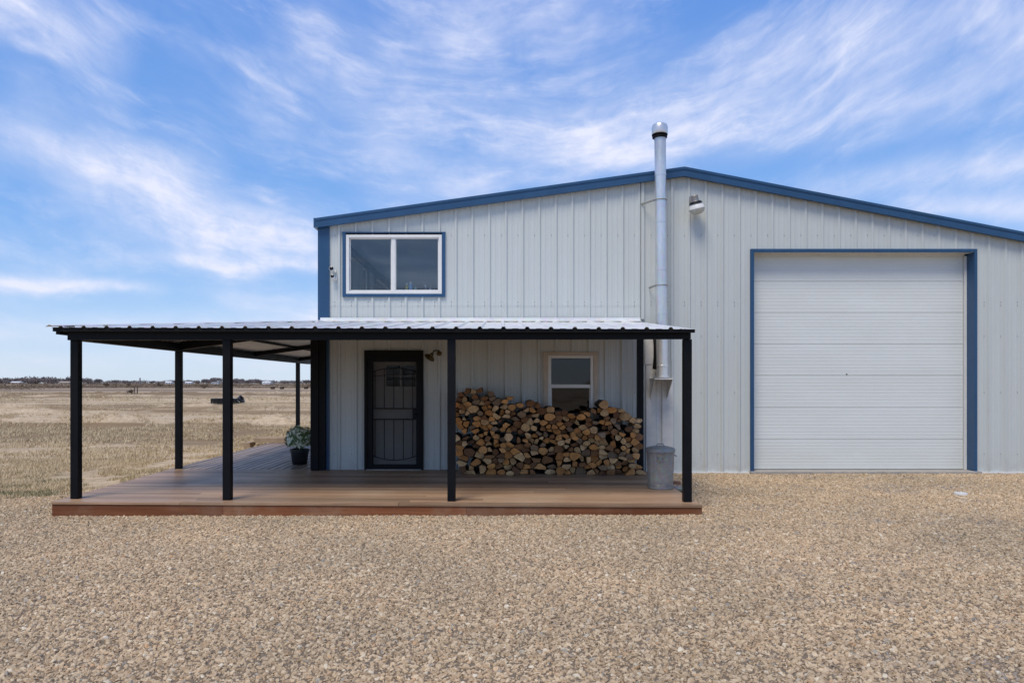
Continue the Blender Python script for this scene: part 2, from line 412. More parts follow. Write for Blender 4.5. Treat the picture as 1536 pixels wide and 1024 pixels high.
# gravel yard: bed + pebbles as one countless mass
def gravel_edge(X, Y):            # >0 inside the gravel
    n = (fbm(X*1.3, Y*1.3, 41)-.5)*2.0 + (fbm(X*5, Y*5, 43)-.5)*.35
    left = 10.6 + (X+7.3)*.9 + n - Y
    right = 13.35 - Y
    return np.where(X < -5.5, left, right)
def under_deck(X, Y): return (X > -5.7) & (X < 2.45) & (Y > 9.75)
def gkeep(X, Y): return (gravel_edge(X, Y) > 0) & ~under_deck(X, Y) & (np.abs(X) < Y*.78+1.6)
gx = axis_pts([(-11, 16, .1)]); gy = axis_pts([(2.4, 13.4, .1)])
gravel = grid_mesh('gravel', gx, gy, lambda X, Y: zg(X, Y)+.006+.012*(fbm(X*3, Y*3, 51)-.5), M['bed'], gkeep)
tag(gravel, kind='stuff'); tag(gravel, 'tan crushed gravel with a few blue grey stones covering the yard')

def pebble_nodes(density, dist_rad):
    ng = bpy.data.node_groups.new('pebble_scatter', 'GeometryNodeTree')
    ng.interface.new_socket('Geometry', in_out='INPUT', socket_type='NodeSocketGeometry')
    ng.interface.new_socket('Geometry', in_out='OUTPUT', socket_type='NodeSocketGeometry')
    N, L = ng.nodes, ng.links
    gi = N.new('NodeGroupInput'); go = N.new('NodeGroupOutput')
    dp = N.new('GeometryNodeDistributePointsOnFaces'); dp.distribute_method = 'RANDOM'
    dp.inputs['Density'].default_value = density; dp.inputs['Seed'].default_value = 4
    L.new(gi.outputs[0], dp.inputs['Mesh'])
    g2i = N.new('GeometryNodeGeometryToInstance')
    for k in range(7):
        ico = N.new('GeometryNodeMeshIcoSphere'); ico.inputs['Radius'].default_value = 1.0; ico.inputs['Subdivisions'].default_value = 2
        sp = N.new('GeometryNodeSetPosition')
        ps = N.new('GeometryNodeInputPosition'); nz = N.new('ShaderNodeTexNoise'); nz.noise_dimensions = '4D'
        nz.inputs['W'].default_value = k*3.7+.5; nz.inputs['Scale'].default_value = .95; nz.inputs['Detail'].default_value = 1.5
        L.new(ps.outputs[0], nz.inputs['Vector'])
        v1 = N.new('ShaderNodeVectorMath'); v1.operation = 'SUBTRACT'; v1.inputs[1].default_value = (.5, .5, .5); L.new(nz.outputs['Color'], v1.inputs[0])
        v2 = N.new('ShaderNodeVectorMath'); v2.operation = 'SCALE'; v2.inputs['Scale'].default_value = 1.9; L.new(v1.outputs[0], v2.inputs[0])
        L.new(ico.outputs['Mesh'], sp.inputs['Geometry']); L.new(v2.outputs[0], sp.inputs['Offset'])
        tr = N.new('GeometryNodeTransform'); L.new(sp.outputs[0], tr.inputs['Geometry'])
        tr.inputs['Scale'].default_value = (1.0, .62+.09*(k % 4), .48+.08*(k % 3))
        sm = N.new('GeometryNodeSetMaterial'); sm.inputs['Material'].default_value = M['pebble']; L.new(tr.outputs[0], sm.inputs['Geometry'])
        L.new(sm.outputs[0], g2i.inputs[0])
    ip = N.new('GeometryNodeInstanceOnPoints'); ip.inputs['Pick Instance'].default_value = True
    L.new(dp.outputs['Points'], ip.inputs['Points']); L.new(g2i.outputs[0], ip.inputs['Instance'])
    rr = N.new('FunctionNodeRandomValue'); rr.data_type = 'FLOAT_VECTOR'
    rr.inputs[0].default_value = (-.85, -.85, 0); rr.inputs[1].default_value = (.85, .85, 6.283); rr.inputs['Seed'].default_value = 3
    e2r = N.new('FunctionNodeEulerToRotation'); L.new(rr.outputs[0], e2r.inputs[0]); L.new(e2r.outputs[0], ip.inputs['Rotation'])
    rs = N.new('FunctionNodeRandomValue'); rs.data_type = 'FLOAT'; rs.inputs[2].default_value = 0; rs.inputs[3].default_value = 1; rs.inputs['Seed'].default_value = 9
    pw = N.new('ShaderNodeMath'); pw.operation = 'POWER'; pw.inputs[1].default_value = 3.2; L.new(rs.outputs[1], pw.inputs[0])
    ma = N.new('ShaderNodeMath'); ma.operation = 'MULTIPLY_ADD'; ma.inputs[1].default_value = .017; ma.inputs[2].default_value = .0075; L.new(pw.outputs[0], ma.inputs[0])
    L.new(ma.outputs[0], ip.inputs['Scale'])
    jg = N.new('GeometryNodeJoinGeometry'); L.new(ip.outputs[0], jg.inputs[0]); L.new(gi.outputs[0], jg.inputs[0])
    L.new(jg.outputs[0], go.inputs[0]); return ng
md = gravel.modifiers.new('pebbles', 'NODES'); md.node_group = pebble_nodes(3000, .01)

# dry grass: straw tufts by the deck and out over the field
def build_straw():
    rs = np.random.RandomState(5); V = []; Fc = []
    def scatter(n, x0, x1, y0, y1, h0, h1, w, cond):
        X = rs.uniform(x0, x1, n); Y = rs.uniform(y0, y1, n)
        k = cond(X, Y); X = X[k]; Y = Y[k]; Z = zg(X, Y)
        for b in range(5):
            a = rs.uniform(0, 6.283, len(X)); lean = rs.uniform(.3, 1.6, len(X)); h = rs.uniform(h0, h1, len(X))
            dx, dy = np.cos(a), np.sin(a); ww = w*rs.uniform(.6, 1.3, len(X))
            bx, by = X+rs.normal(0, h1*.4, len(X)), Y+rs.normal(0, h1*.4, len(X))
            p0 = np.stack([bx-dy*ww, by+dx*ww, Z-.01], 1); p1 = np.stack([bx+dy*ww, by-dx*ww, Z-.01], 1)
            tz = h/np.sqrt(1+lean**2); p2 = np.stack([bx+dx*tz*lean, by+dy*tz*lean, Z+tz], 1)
            V.append(np.stack([p0, p1, p2], 1).reshape(-1, 3))
    offdeck = lambda X, Y: ~((X > -5.98) & (X < 2.5) & (Y > 9.0)) & (X < -5.9)
    scatter(26000, -15, -5.9, 9.5, 17, .03, .10, .006, lambda X, Y: offdeck(X, Y) & (gravel_edge(X, Y) < .25*rs.uniform(-1, 1, len(X))) & (fbm(X*1.1, Y*1.4, 61) > .40) & (-X < Y*.78))
    scatter(26000, -24, -5.9, 17, 30, .04, .14, .009, lambda X, Y: offdeck(X, Y) & (fbm(X*.8, Y*1.2, 62) > .43) & (-X < Y*.78))
    scatter(34000, -58, -9, 28, 70, .05, .15, .012, lambda X, Y: (fbm(X*.12, Y*.5, 63) > .52) & (-X < Y*.78) & (-X > Y*.24))
    scatter(12000, -90, -15, 70, 120, .08, .25, .03, lambda X, Y: (fbm(X*.15, Y*.4, 64) > .5) & (-X < Y*.78) & (-X > Y*.24))
    co = np.concatenate(V); nf = len(co)//3
    me = bpy.data.meshes.new('dry_grass'); me.vertices.add(len(co)); me.vertices.foreach_set('co', co.ravel())
    me.loops.add(len(co)); me.loops.foreach_set('vertex_index', np.arange(len(co)))
    me.polygons.add(nf); me.polygons.foreach_set('loop_start', np.arange(0, len(co), 3)); me.update(calc_edges=True)
    me.materials.append(M['straw'])
    o = bpy.data.objects.new('dry_grass', me); COL.objects.link(o)
    tag(o, 'short straw coloured dry grass over the field beside the deck', kind='stuff')
build_straw()
def build_scrub():
    rs = np.random.RandomState(8); V = []
    for n, y0, y1, s0, s1 in ((2200, 85, 125, .10, .35), (2600, 190, 330, .25, .8), (3600, 330, 700, .4, 1.5)):
        Y = rs.uniform(y0, y1, n); X = -Y*rs.uniform(.22, .80, n)
        k = fbm(X*.012, Y*.03, 71) > .50; X, Y = X[k], Y[k]; Z = zg(X, Y)
        for b in range(14):
            sz = rs.uniform(s0, s1, len(X)); ox = rs.normal(0, 1, len(X))*sz*1.5; oy = rs.normal(0, .5, len(X))*sz
            c = np.stack([X+ox, Y+oy, Z+rs.uniform(0, .35, len(X))*sz-.03], 1); a = rs.uniform(-1, 1, (len(X), 3)); a[:, 2] = np.abs(a[:, 2])*.6; a *= sz[:, None]*.8
            e = np.stack([a[:, 2], a[:, 1]*.2, -a[:, 0]*.3], 1)*.5
            V.append(np.stack([c-e, c+e, c+a], 1).reshape(-1, 3))
    co = np.concatenate(V); nf = len(co)//3
    me = bpy.data.meshes.new('scrub'); me.vertices.add(len(co)); me.vertices.foreach_set('co', co.ravel())
    me.loops.add(len(co)); me.loops.foreach_set('vertex_index', np.arange(len(co)))
    me.polygons.add(nf); me.polygons.foreach_set('loop_start', np.arange(0, len(co), 3)); me.update(calc_edges=True)
    me.materials.append(M['brush'])
    o = bpy.data.objects.new('scrub', me); COL.objects.link(o)
    tag(o, 'low brown scrub in broken lines far out over the field', kind='stuff')
build_scrub()

# ------------------------------------------------------------------ the metal building
XR, ZR, XE, ZE = 3.267, 5.44, -3.244, 4.533      # ridge and left eave of the rake (front face)
SL, SR = (ZR-ZE)/(XR-XE), .192
XEND = 12.6
def ztop(x): return ZR-(XR-x)*SL if x < XR else ZR-(x-XR)*SR
barn = thing('metal_workshop', 'pale grey ribbed metal building with blue trim and a shallow gable roof', 'building', (XR, YW, 0))
# openings in the front wall: x0,x1,z0,z1
UW = (wx(519.5), wx(663), wz(441), wz(352.5))
LW = (wx(822), wx(890), 1.02, wz(533))
DR = (wx(549), wx(634.5), .06, wz(527))
GD = (wx(1130), wx(1459.5), -.03, wz(379))
openings = [UW, LW, DR, GD]
def wall_profile(x0, x1):
    ribs = np.arange(wx(509)-.2972*2, x1+.3, .2972); out = []
    for r in ribs:
        out += [(r-.036, 0), (r-.014, -.030), (r+.014, -.030), (r+.036, 0)]
        for k in (1/3, 2/3):
            c = r+.2972*k
            out += [(c-.02, 0), (c-.012, -.004), (c+.012, -.004), (c+.02, 0)]
    def depth(x):
        for (a, da), (b, db) in zip(out, out[1:]):
            if a <= x <= b: return da+(db-da)*(x-a)/max(b-a, 1e-9)
        return 0
    xsx = sorted(set([round(p[0], 5) for p in out if x0 < p[0] < x1] + [x0, x1] + [o[i] for o in openings for i in (0, 1) if x0 < o[i] < x1] + ([XR] if x0 < XR < x1 else [])))
    return [(x, depth(x)) for x in xsx]
def front_wall(b):
    pr = wall_profile(-3.05, XEND)
    for (xa, da), (xb, db) in zip(pr, pr[1:]):
        xm = (xa+xb)/2; segs = [(-.12, None)]
        cuts = sorted((o[2], o[3]) for o in openings if o[0] < xm < o[1])
        z = -.12; rng = []
        for c0, c1 in cuts: rng.append((z, c0)); z = c1
        rng.append((z, None))
        for z0, z1 in rng:
            if z1 is not None and z1 <= z0: continue
            za = ztop(xa)-.09 if z1 is None else z1; zb = ztop(xb)-.09 if z1 is None else z1
            b.add([(xa, YW+da, z0), (xb, YW+db, z0), (xb, YW+db, zb), (xa, YW+da, za)], [(0, 1, 2, 3)])
    # screw heads in rows along the girts
    for zr in (3.0, 3.06, 4.25, .35, 1.45, 2.45):
        x = -2.95
        while x < XEND-.2:
            inside = any(o[0]-.12 < x < o[1]+.12 and o[2]-.1 < zr < o[3]+.1 for o in openings)
            if not inside and zr < ztop(x)-.3:
                b.cur = 1; b.box(x-.0068, x+.0068, YW-.008, YW-.001, zr-.0068, zr+.0068); b.cur = 0
            x += .2972
P('front_wall', [M['wall'], M['galv']], barn, front_wall, recalc=False)
def lap(b):      # overlap of the upper sheets, shows as a thin lip
    pr = wall_profile(-3.05, wx(962))
    for (xa, da), (xb, db) in zip(pr, pr[1:]):
        xm = (xa+xb)/2
        b.add([(xa, YW+da-.0035, 2.985), (xb, YW+db-.0035, 2.985), (xb, YW+db-.0015, 3.12), (xa, YW+da-.0015, 3.12)], [(0, 1, 2, 3)])
P('sheet_lap', M['wall'], barn, lap, recalc=False)
SW = [(15.0, 17.1, 2.98, 4.26), (18.2, 21.2, 2.98, 4.26)]   # windows of the left side wall: y0,y1,z0,z1
def side_wall(b):
    x = -3.2; zt = ZE-.05; cur = YW+.0
    for y0, y1, z0, z1 in SW:
        b.box(x, x+.04, cur, y0, -.1, zt); b.box(x, x+.04, y0, y1, -.1, z0); b.box(x, x+.04, y0, y1, z1, zt); cur = y1
    b.box(x, x+.04, cur, 30, -.1, zt)
    y = 13.3
    while y < 30:
        if not any(a-.06 < y < c+.06 for a, c, _, _ in SW): b.box(x-.03, x-.0005, y-.02, y+.02, -.1, zt)
        y += .3
P('side_wall', M['wall'], barn, side_wall)
def rest_walls(b):
    b.box(XEND-.04, XEND, YW+.002, 30, -.1, ztop(XEND)-.05)
    b.prism([(-3.19, -.1), (XEND-.05, -.1), (XEND-.05, ztop(XEND)-.06), (XR, ZR-.06), (-3.19, ztop(-3.19)-.06)], 29.9, 29.96)
P('rear_wall', M['wall'], barn, rest_walls)
def roof(b):
    for xa, xb in ((XE, XR), (XR, XEND+.1)):
        za, zb = ztop(xa)-.022, ztop(xb)-.022
        b.add([(xa, 12.90, za), (xb, 12.90, zb), (xb, 30.1, zb), (xa, 30.1, za), (xa, 12.90, za-.03), (xb, 12.90, zb-.03), (xb, 30.1, zb-.03), (xa, 30.1, za-.03)],
              [(0,1,2,3),(7,6,5,4),(0,4,5,1),(1,5,6,2),(2,6,7,3),(3,7,4,0)])
P('roof', M['roofing'], barn, roof)
def rake(b):
    for xa, xb in ((XE-.02, XR), (XR, XEND+.12)):
        for (d0, d1, y0, y1) in ((0, .045, 12.868, 12.985), (.0452, .138, 12.880, 12.985), (.1382, .165, 12.872, 12.94)):
            b.prism([(xa, ztop(xa)-d1), (xb, ztop(xb)-d1), (xb, ztop(xb)-d0), (xa, ztop(xa)-d0)], y0, y1)
P('rake_trim', M['blue'], barn, rake)
P('eave_gutter', M['blue'], barn, lambda b: b.prismx([(12.88, ZE-.165), (30.05, ZE-.165), (30.05, ZE+.002), (12.88, ZE+.002)], -3.30, -3.262))
def corner(b):
    b.box(-3.232, wx(494.5), 12.962, 12.972, -.02, 4.42); b.box(-3.245, -3.233, 12.965, 13.2, -.02, 4.40)
    b.box(-3.232, -3.19, 12.972, 13.0, -.02, 4.42); b.box(wx(493), wx(494.5), 12.972, 13.0, -.02, 4.42)
P('corner_trim', M['blue'], barn, corner)
P('base_trim', M['white'], barn, lambda b: b.box(2.60, GD[0]-.065, 12.955, 13.03, -.10, .035)); P('base_trim', M['white'], barn, lambda b: b.box(GD[1]+.065, XEND, 12.955, 13.03, -.10, .035))
P('slab_edge', M['concrete'], barn, lambda b: (b.box(GD[0]-.08, GD[1]+.10, 12.90, 13.42, -.2, .048), b.box(-3.15, GD[0]-.081, 13.06, 29, -.2, .04), b.box(GD[1]+.101, XEND-.1, 13.06, 29, -.2, .04), b.box(GD[0]-.08, GD[1]+.10, 13.421, 29, -.2, .04)), bevel=.008)

# garage door
gd = MB(); x0, x1 = GD[0]+.002, GD[1]-.055; zb, zt = .055, GD[3]-.02; yd = 13.20
bounds = [wz(v, 13.2) for v in (706.5, 658.5, 611, 563, 516, 469, 422, 376)]; bounds[0] = zb; bounds[-1] = zt
for z0, z1 in zip(bounds, bounds[1:]):
    prof = [(yd+.05, z0+.0022), (yd+.004, z0+.0022), (yd, z0+.007)]
    n = 9; st = (z1-z0-.02)/n
    for k in range(n):
        a = z0+.010+k*st
        prof += [(yd, a+st*.68), (yd+.0013, a+st*.76), (yd+.0013, a+st*.92), (yd, a+st)]
    prof += [(yd+.002, z1-.0015), (yd+.05, z1-.0015)]
    gd.prismx(prof, x0, x1)
gdo = gd.build('garage_door', M['garage'], barn)
def gtrim(b):
    b.box(GD[0]-.062, GD[0]+.0, 12.955, 13.30, -.01, GD[3]+.062)         # left jamb
    b.box(GD[1], GD[1]+.05, 12.955, 13.30, -.01, GD[3]+.062)
    b.box(GD[0]+.001, GD[1]-.001, 12.955, 13.012, GD[3]+.004, GD[3]+.062)
P('door_jamb', M['blue'], gdo, gtrim, bevel=.003)
P('door_stop', M['white'], gdo, lambda b: (b.box(GD[1]-.045, GD[1]-.002, 13.17, 13.22, .052, GD[3]-.03), b.box(GD[0]+.002, GD[1]-.046, 13.172, 13.19, GD[3]-.028, GD[3]+.003)))
P('bottom_seal', M['black_rough'], gdo, lambda b: b.box(x0, x1, yd+.004, yd+.045, .049, .0545))
P('lintel_soffit', M['garage'], gdo, lambda b: b.box(GD[0]+.002, GD[1]-.002, 13.013, 13.30, GD[3]+.004, GD[3]+.05))
P('door_lock', M['black_rough'], gdo, lambda b: b.lathe([(.0, 0), (.011, 0), (.011, .008), (0, .009)], (wx(1270, 13.2), yd-.001, wz(561, 13.2)), 10, Matrix.Rotation(R(90), 3, 'X')))

# upper sliding window
uw = P('window', M['white'], barn, lambda b: (
    b.box(UW[0], UW[0]+.055, 12.962, 13.09, UW[2], UW[3]), b.box(UW[1]-.055, UW[1], 12.962, 13.09, UW[2], UW[3]),
    b.box(UW[0]+.055, UW[1]-.055, 12.962, 13.09, UW[2], UW[2]+.055), b.box(UW[0]+.055, UW[1]-.055, 12.962, 13.09, UW[3]-.052, UW[3])), bevel=.004)
uw['label'] = 'upper wide sliding window with blue surround'
um = wx(590)
def sash(b):
    z0, z1 = UW[2]+.055, UW[3]-.052; a, c = UW[0]+.055, UW[1]-.055
    b.box(um-.032, um+.032, 12.985, 13.07, z0, z1)
    for p, q, y in ((a, um-.032, 13.03), (um+.032, c, 13.0)):
        b.box(p, p+.018, y, y+.03, z0, z1); b.box(q-.018, q, y, y+.03, z0, z1)
        b.box(p+.018, q-.018, y, y+.03, z0, z0+.02); b.box(p+.018, q-.018, y, y+.03, z1-.018, z1)
P('sash', M['white'], uw, sash)
P('pane', M['glass'], uw, lambda b: (b.box(UW[0]+.073, um-.05, 13.042, 13.048, UW[2]+.075, UW[3]-.07), b.box(um+.05, UW[1]-.073, 13.012, 13.018, UW[2]+.075, UW[3]-.07)))
def utrim(b):
    t = .055; y0, y1 = 12.955, 12.995
    b.box(UW[0]-t-.006, UW[0]-.002, y0, y1, UW[2]-t, UW[3]+.03); b.box(UW[1]+.002, UW[1]+t+.006, y0, y1, UW[2]-t, UW[3]+.03)
    b.box(UW[0]-.002, UW[1]+.002, y0+.002, y1, UW[2]-t, UW[2]-.002); b.box(UW[0]-t-.012, UW[1]+t+.012, y0-.004, y1, UW[3]+.0302, UW[3]+.046)
P('surround', M['blue'], uw, utrim)
P('head_gap', M['black_rough'], uw, lambda b: b.box(UW[0], UW[1], 12.97, 12.999, UW[3]+.002, UW[3]+.03))
# the room behind it
def room(b):
    xa, xb, ya, yb, z0, z1 = -3.13, 1.6, 13.10, 21.5, 2.95, 4.40
    b.box(xa, xb, ya, yb, z1, z1+.03); b.box(xa, xb, ya, yb, z0-.03, z0); b.box(xb, xb+.03, ya, yb, z0, z1); b.box(xa, xb, yb, yb+.03, z0, z1)
    b.box(UW[1]+.03, xb, ya, ya+.03, z0, z1); cur = ya
    for y0, y1, c0, c1 in SW:
        b.box(xa-.025, xa, cur, y0, z0, z1); b.box(xa-.025, xa, y0, y1, c1, z1); b.box(xa-.025, xa, y0, y1, z0-.02, c0); cur = y1
    b.box(xa-.025, xa, cur, yb, z0, z1)
P('upstairs_room', M['room'], barn, room)
def roomtrim(b):
    b.box(-3.128, -3.04, 13.11, 21.4, 4.29, 4.398)
    for y0, y1, c0, c1 in SW:
        b.box(-3.128, -3.09, y0-.14, y0, 2.951, c1+.1); b.box(-3.128, -3.09, y1, y1+.14, 2.951, c1+.1); b.box(-3.128, -3.09, y0, y1, c1, c1+.1)
    b.box(-3.0, 1.59, 21.38, 21.49, 4.05, 4.39); b.box(-3.0, 1.59, 21.42, 21.49, 3.55, 3.68)
P('room_trim', M['room_trim'], barn, roomtrim)
for y0, y1, c0, c1 in SW:
    w = P('window', M['white'], barn, lambda b: (b.box(-3.21, -3.16, y0-.04, y0, c0-.04, c1+.04), b.box(-3.21, -3.16, y1, y1+.04, c0-.04, c1+.04), b.box(-3.21, -3.16, y0, y1, c0-.04, c0), b.box(-3.21, -3.16, y0, y1, c1, c1+.04)))
    w['label'] = 'side wall window seen through the upstairs room'
    P('pane', M['glass'], w, lambda b: b.box(-3.19, -3.185, y0, y1, c0, c1))
cb = MB()
for i in range(24):
    ya, yb = 15.0+i*.045, 15.0+(i+1)*.045
    da, db = .025*math.sin(i*1.9), .025*math.sin((i+1)*1.9)
    cb.add([(-3.04+da, ya, 2.96), (-3.04+db, yb, 2.96), (-3.05+db, yb, 4.2), (-3.05+da, ya, 4.2)], [(0, 1, 2, 3)])
cb.build('curtain', M['curtain'], barn)
P('room_sill', M['white'], uw, lambda b: b.box(UW[0]+.02, UW[1]-.02, 13.10, 13.28, UW[2]+.03, UW[2]+.062))
def bottle(px, hpx, rad, mat, capm, label, kind):
    D = 13.2; x = wx(px, D); z0 = UW[2]+.0625; h = hpx*D/F
    t = thing('bottle', label, 'bottle', (x, D, z0), 'bottles on the upstairs window sill')
    if kind == 'pump':
        P('body', mat, t, lambda b: b.lathe([(rad*.95, z0), (rad, z0+h*.1), (rad, z0+h*.55), (rad*.35, z0+h*.68)], (x, D, 0), 14), smooth=True)
        P('pump', capm, t, lambda b: (b.tube([(x, D, z0+h*.68), (x, D, z0+h*.95)], rad*.22, 8), b.box(x-rad*.2, x+rad*1.1, D-.012, D+.012, z0+h*.92, z0+h)))
    elif kind == 'jar':
        P('body', mat, t, lambda b: b.lathe([(rad*.9, z0), (rad, z0+h*.08), (rad, z0+h*.6), (rad*.75, z0+h*.74)], (x, D, 0), 14), smooth=True)
        P('lid', capm, t, lambda b: b.lathe([(rad*.8, z0+h*.742), (rad*.8, z0+h), (0, z0+h)], (x, D, 0), 14), smooth=True)
    else:
        P('body', mat, t, lambda b: b.lathe([(rad*.92, z0), (rad, z0+h*.05), (rad, z0+h*.68), (rad*.5, z0+h*.82)], (x, D, 0), 14), smooth=True)
        P('cap', capm, t, lambda b: b.lathe([(rad*.5, z0+h*.822), (rad*.48, z0+h), (0, z0+h)], (x, D, 0), 12), smooth=True)
bottle(610, 13, .03, M['bottle_yellow'], M['bottle_white'], 'yellow bottle standing on the upstairs window sill', 'plain')
bottle(616, 15, .036, M['bottle_blue'], M['bottle_white'], 'tall pale blue bottle on the upstairs window sill', 'plain')
bottle(623.5, 9, .03, M['bottle_green'], M['bottle_green'], 'short pale green bottle on the upstairs window sill', 'plain')
bottle(638.5, 10, .03, M['galv'], M['bottle_white'], 'grey jar with a pale lid on the upstairs window sill', 'jar')
bottle(645.5, 8, .024, M['bottle_white'], M['bottle_white'], 'small white pump bottle rightmost on the upstairs window sill', 'pump')

# lower window behind the firewood
lw = P('window', M['white'], barn, lambda b: (
    b.box(LW[0]-.002, LW[0]+.055, 12.972, 13.09, LW[2], LW[3]), b.box(LW[1]-.055, LW[1]+.002, 12.972, 13.09, LW[2], LW[3]),
    b.box(LW[0]+.055, LW[1]-.055, 12.972, 13.09, LW[2], LW[2]+.05), b.box(LW[0]+.055, LW[1]-.055, 12.972, 13.09, LW[3]-.05, LW[3])), bevel=.004)
lw['label'] = 'lower double hung window behind the firewood'
zm = wz(579)
P('sash', M['white'], lw, lambda b: (b.box(LW[0]+.055, LW[1]-.055, 12.99, 13.06, zm-.03, zm+.03),
    b.box(LW[0]+.055, LW[0]+.07, 13.02, 13.06, LW[2]+.05, zm-.03), b.box(LW[1]-.07, LW[1]-.055, 13.02, 13.06, LW[2]+.05, zm-.03)))
P('pane', M['glass_dark'], lw, lambda b: (b.box(LW[0]+.055, LW[1]-.055, 13.012, 13.018, zm+.03, LW[3]-.05), b.box(LW[0]+.07, LW[1]-.07, 13.04, 13.046, LW[2]+.05, zm-.03)))
def ltrim(b):
    t = .085; y0, y1 = 12.958, 12.995
    b.box(LW[0]-t, LW[0]-.002, y0, y1, LW[2]-t, LW[3]+.045); b.box(LW[1]+.002, LW[1]+t, y0, y1, LW[2]-t, LW[3]+.045)
    b.box(LW[0]-.002, LW[1]+.002, y0, y1, LW[3]+.002, LW[3]+.045); b.box(LW[0]-.002, LW[1]+.002, y0, y1, LW[2]-t, LW[2]-.002)
    b.box(LW[0]-t-.025, LW[1]+t+.01, y0-.012, y1, LW[3]+.0452, LW[3]+.062)
P('surround', M['almond'], lw, ltrim)
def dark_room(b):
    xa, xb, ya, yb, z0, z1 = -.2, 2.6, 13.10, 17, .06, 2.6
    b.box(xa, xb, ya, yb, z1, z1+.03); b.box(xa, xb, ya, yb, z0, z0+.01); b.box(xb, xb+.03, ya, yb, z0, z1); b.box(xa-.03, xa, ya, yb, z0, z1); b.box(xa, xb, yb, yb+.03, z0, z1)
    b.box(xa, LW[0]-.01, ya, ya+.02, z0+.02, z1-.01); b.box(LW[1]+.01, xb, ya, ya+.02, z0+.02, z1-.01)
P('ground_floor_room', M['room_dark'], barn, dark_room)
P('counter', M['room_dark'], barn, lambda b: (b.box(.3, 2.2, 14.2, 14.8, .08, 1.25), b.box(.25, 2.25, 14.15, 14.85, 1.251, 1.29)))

# entry door: frame, security door with bars, screen, inner door
def ex(x): return wx(470+x/3.94)
def ez(y): return wz(480+y/3.94)
door = P('entry_door', M['black'], barn, lambda b: (
    b.box(DR[0], ex(352), 12.94, 13.06, .075, DR[3]), b.box(ex(610), DR[1], 12.94, 13.06, .075, DR[3]),
    b.box(ex(352), ex(610), 12.94, 13.06, ez(246), DR[3]), b.box(ex(352), ex(610), 12.95, 13.05, .09, ez(852))), bevel=.006)
door['label'] = 'black steel security door with curved bars'
P('door_frame', M['black_rough'], door, lambda b: (
    b.box(DR[0]-.018, DR[0]+.032, 12.915, 12.939, .075, DR[3]+.018), b.box(DR[1]-.032, DR[1]+.018, 12.915, 12.939, .075, DR[3]+.018),
    b.box(DR[0]+.032, DR[1]-.032, 12.915, 12.939, ez(222), DR[3]+.018)), bevel=.004)
def bars(b):
    y = 12.975; r = .0075
    def arch(yc, ye, n=14): return [(ex(352+(610-352)*i/n), y, ez(yc+(ye-yc)*((2*i/n-1)**2))) for i in range(n+1)]
    up, lo = arch(283, 306), arch(826, 800)
    b.tube(up, r, 6); b.tube(lo, r, 6)
    for yy in (522, 585): b.box(ex(352), ex(610), y-.010, y+.010, ez(yy)-.010, ez(yy)+.010)
    for xx in (366, 421, 477, 533, 588):
        k = (xx-352)/(610-352)*2-1
        b.tube([(ex(xx), y, ez(522)), (ex(xx), y, ez(283+23*k*k))], r, 6); b.tube([(ex(xx), y, ez(585)), (ex(xx), y, ez(826-26*k*k))], r, 6)
    b.tube([(ex(352), y, ez(330)), (ex(610), y, ez(318))], r*.7, 6); b.tube([(ex(430), y, ez(352)), (ex(600), y, ez(345))], r*.7, 6)
P('grille', M['black'], door, bars)
P('screen', M['screen'], door, lambda b: b.box(ex(352), ex(610), 13.0, 13.003, ez(852), ez(246)))
P('lock_box', M['black'], door, lambda b: (b.box(ex(590), ex(640), 12.905, 12.939, ez(582), ez(524)), b.tube([(ex(628), 12.90, ez(556)), (ex(628), 12.86, ez(556)), (ex(606), 12.855, ez(553))], .011, 8),
                                            b.lathe([(0, 0), (.02, 0), (.02, .012), (0, .012)], (ex(630), 12.906, ez(536)), 12, Matrix.Rotation(R(90), 3, 'X'))), bevel=.003)
for z in (.3, 1.1, 1.9): P('hinge', M['black_rough'], door, lambda b: b.tube([(DR[0]+.03, 12.91, z), (DR[0]+.03, 12.91, z+.1)], .012, 8))
inner = P('inner_door', M['door_grey'], door, lambda b: (
    b.box(DR[0]+.02, ex(426), 13.10, 13.14, .08, DR[3]), b.box(ex(600), DR[1]-.02, 13.10, 13.14, .08, DR[3]),
    b.box(ex(426), ex(600), 13.10, 13.14, .08, ez(392)), b.box(ex(426), ex(600), 13.10, 13.14, ez(266), DR[3])))
P('door_light', M['glass_dark'], door, lambda b: b.box(ex(426), ex(600), 13.115, 13.12, ez(392), ez(266)))
P('muntin', M['white'], door, lambda b: (b.box(ex(510), ex(516), 13.10, 13.114, ez(392), ez(266)), b.box(ex(426), ex(600), 13.101, 13.113, ez(331), ez(326))))
P('threshold', M['concrete'], door, lambda b: b.box(DR[0]+.02, DR[1]-.02, 12.90, 13.10, .066, .088))
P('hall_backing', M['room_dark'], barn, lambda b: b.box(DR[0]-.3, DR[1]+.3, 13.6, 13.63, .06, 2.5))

# flue pipe on the front wall (part of the building)
YP = 12.70
xt, xbt = wx(990, YP), wx(993.5, YP)
def pipex(z): return xbt+(xt-xbt)*(z-1.9)/(6.0-1.9)
zc = [wz(v, YP) for v in (548, 470, 404, 332, 262, 208)]
chim = MB()
for a, c in zip(zc, zc[1:]):
    chim.tube([(pipex(a), YP, a), (pipex(c-.012), YP, c-.012)], .098, 28)
    chim.tube([(pipex(c), YP, c-.020), (pipex(c), YP, c+.012)], .1025, 28)
chim = chim.build('chimney', M['pipe'], barn, smooth=True)
chim['label'] = 'tall stainless flue pipe with round cap'
ztp = wz(208, YP)
P('cap', M['pipe'], chim, lambda b: b.lathe([(0, ztp+.07), (.132, ztp+.072), (.138, ztp+.09), (.138, ztp+.19), (.125, ztp+.235), (.08, ztp+.26), (0, ztp+.268)], (xt-.005, YP, 0), 28), smooth=True)
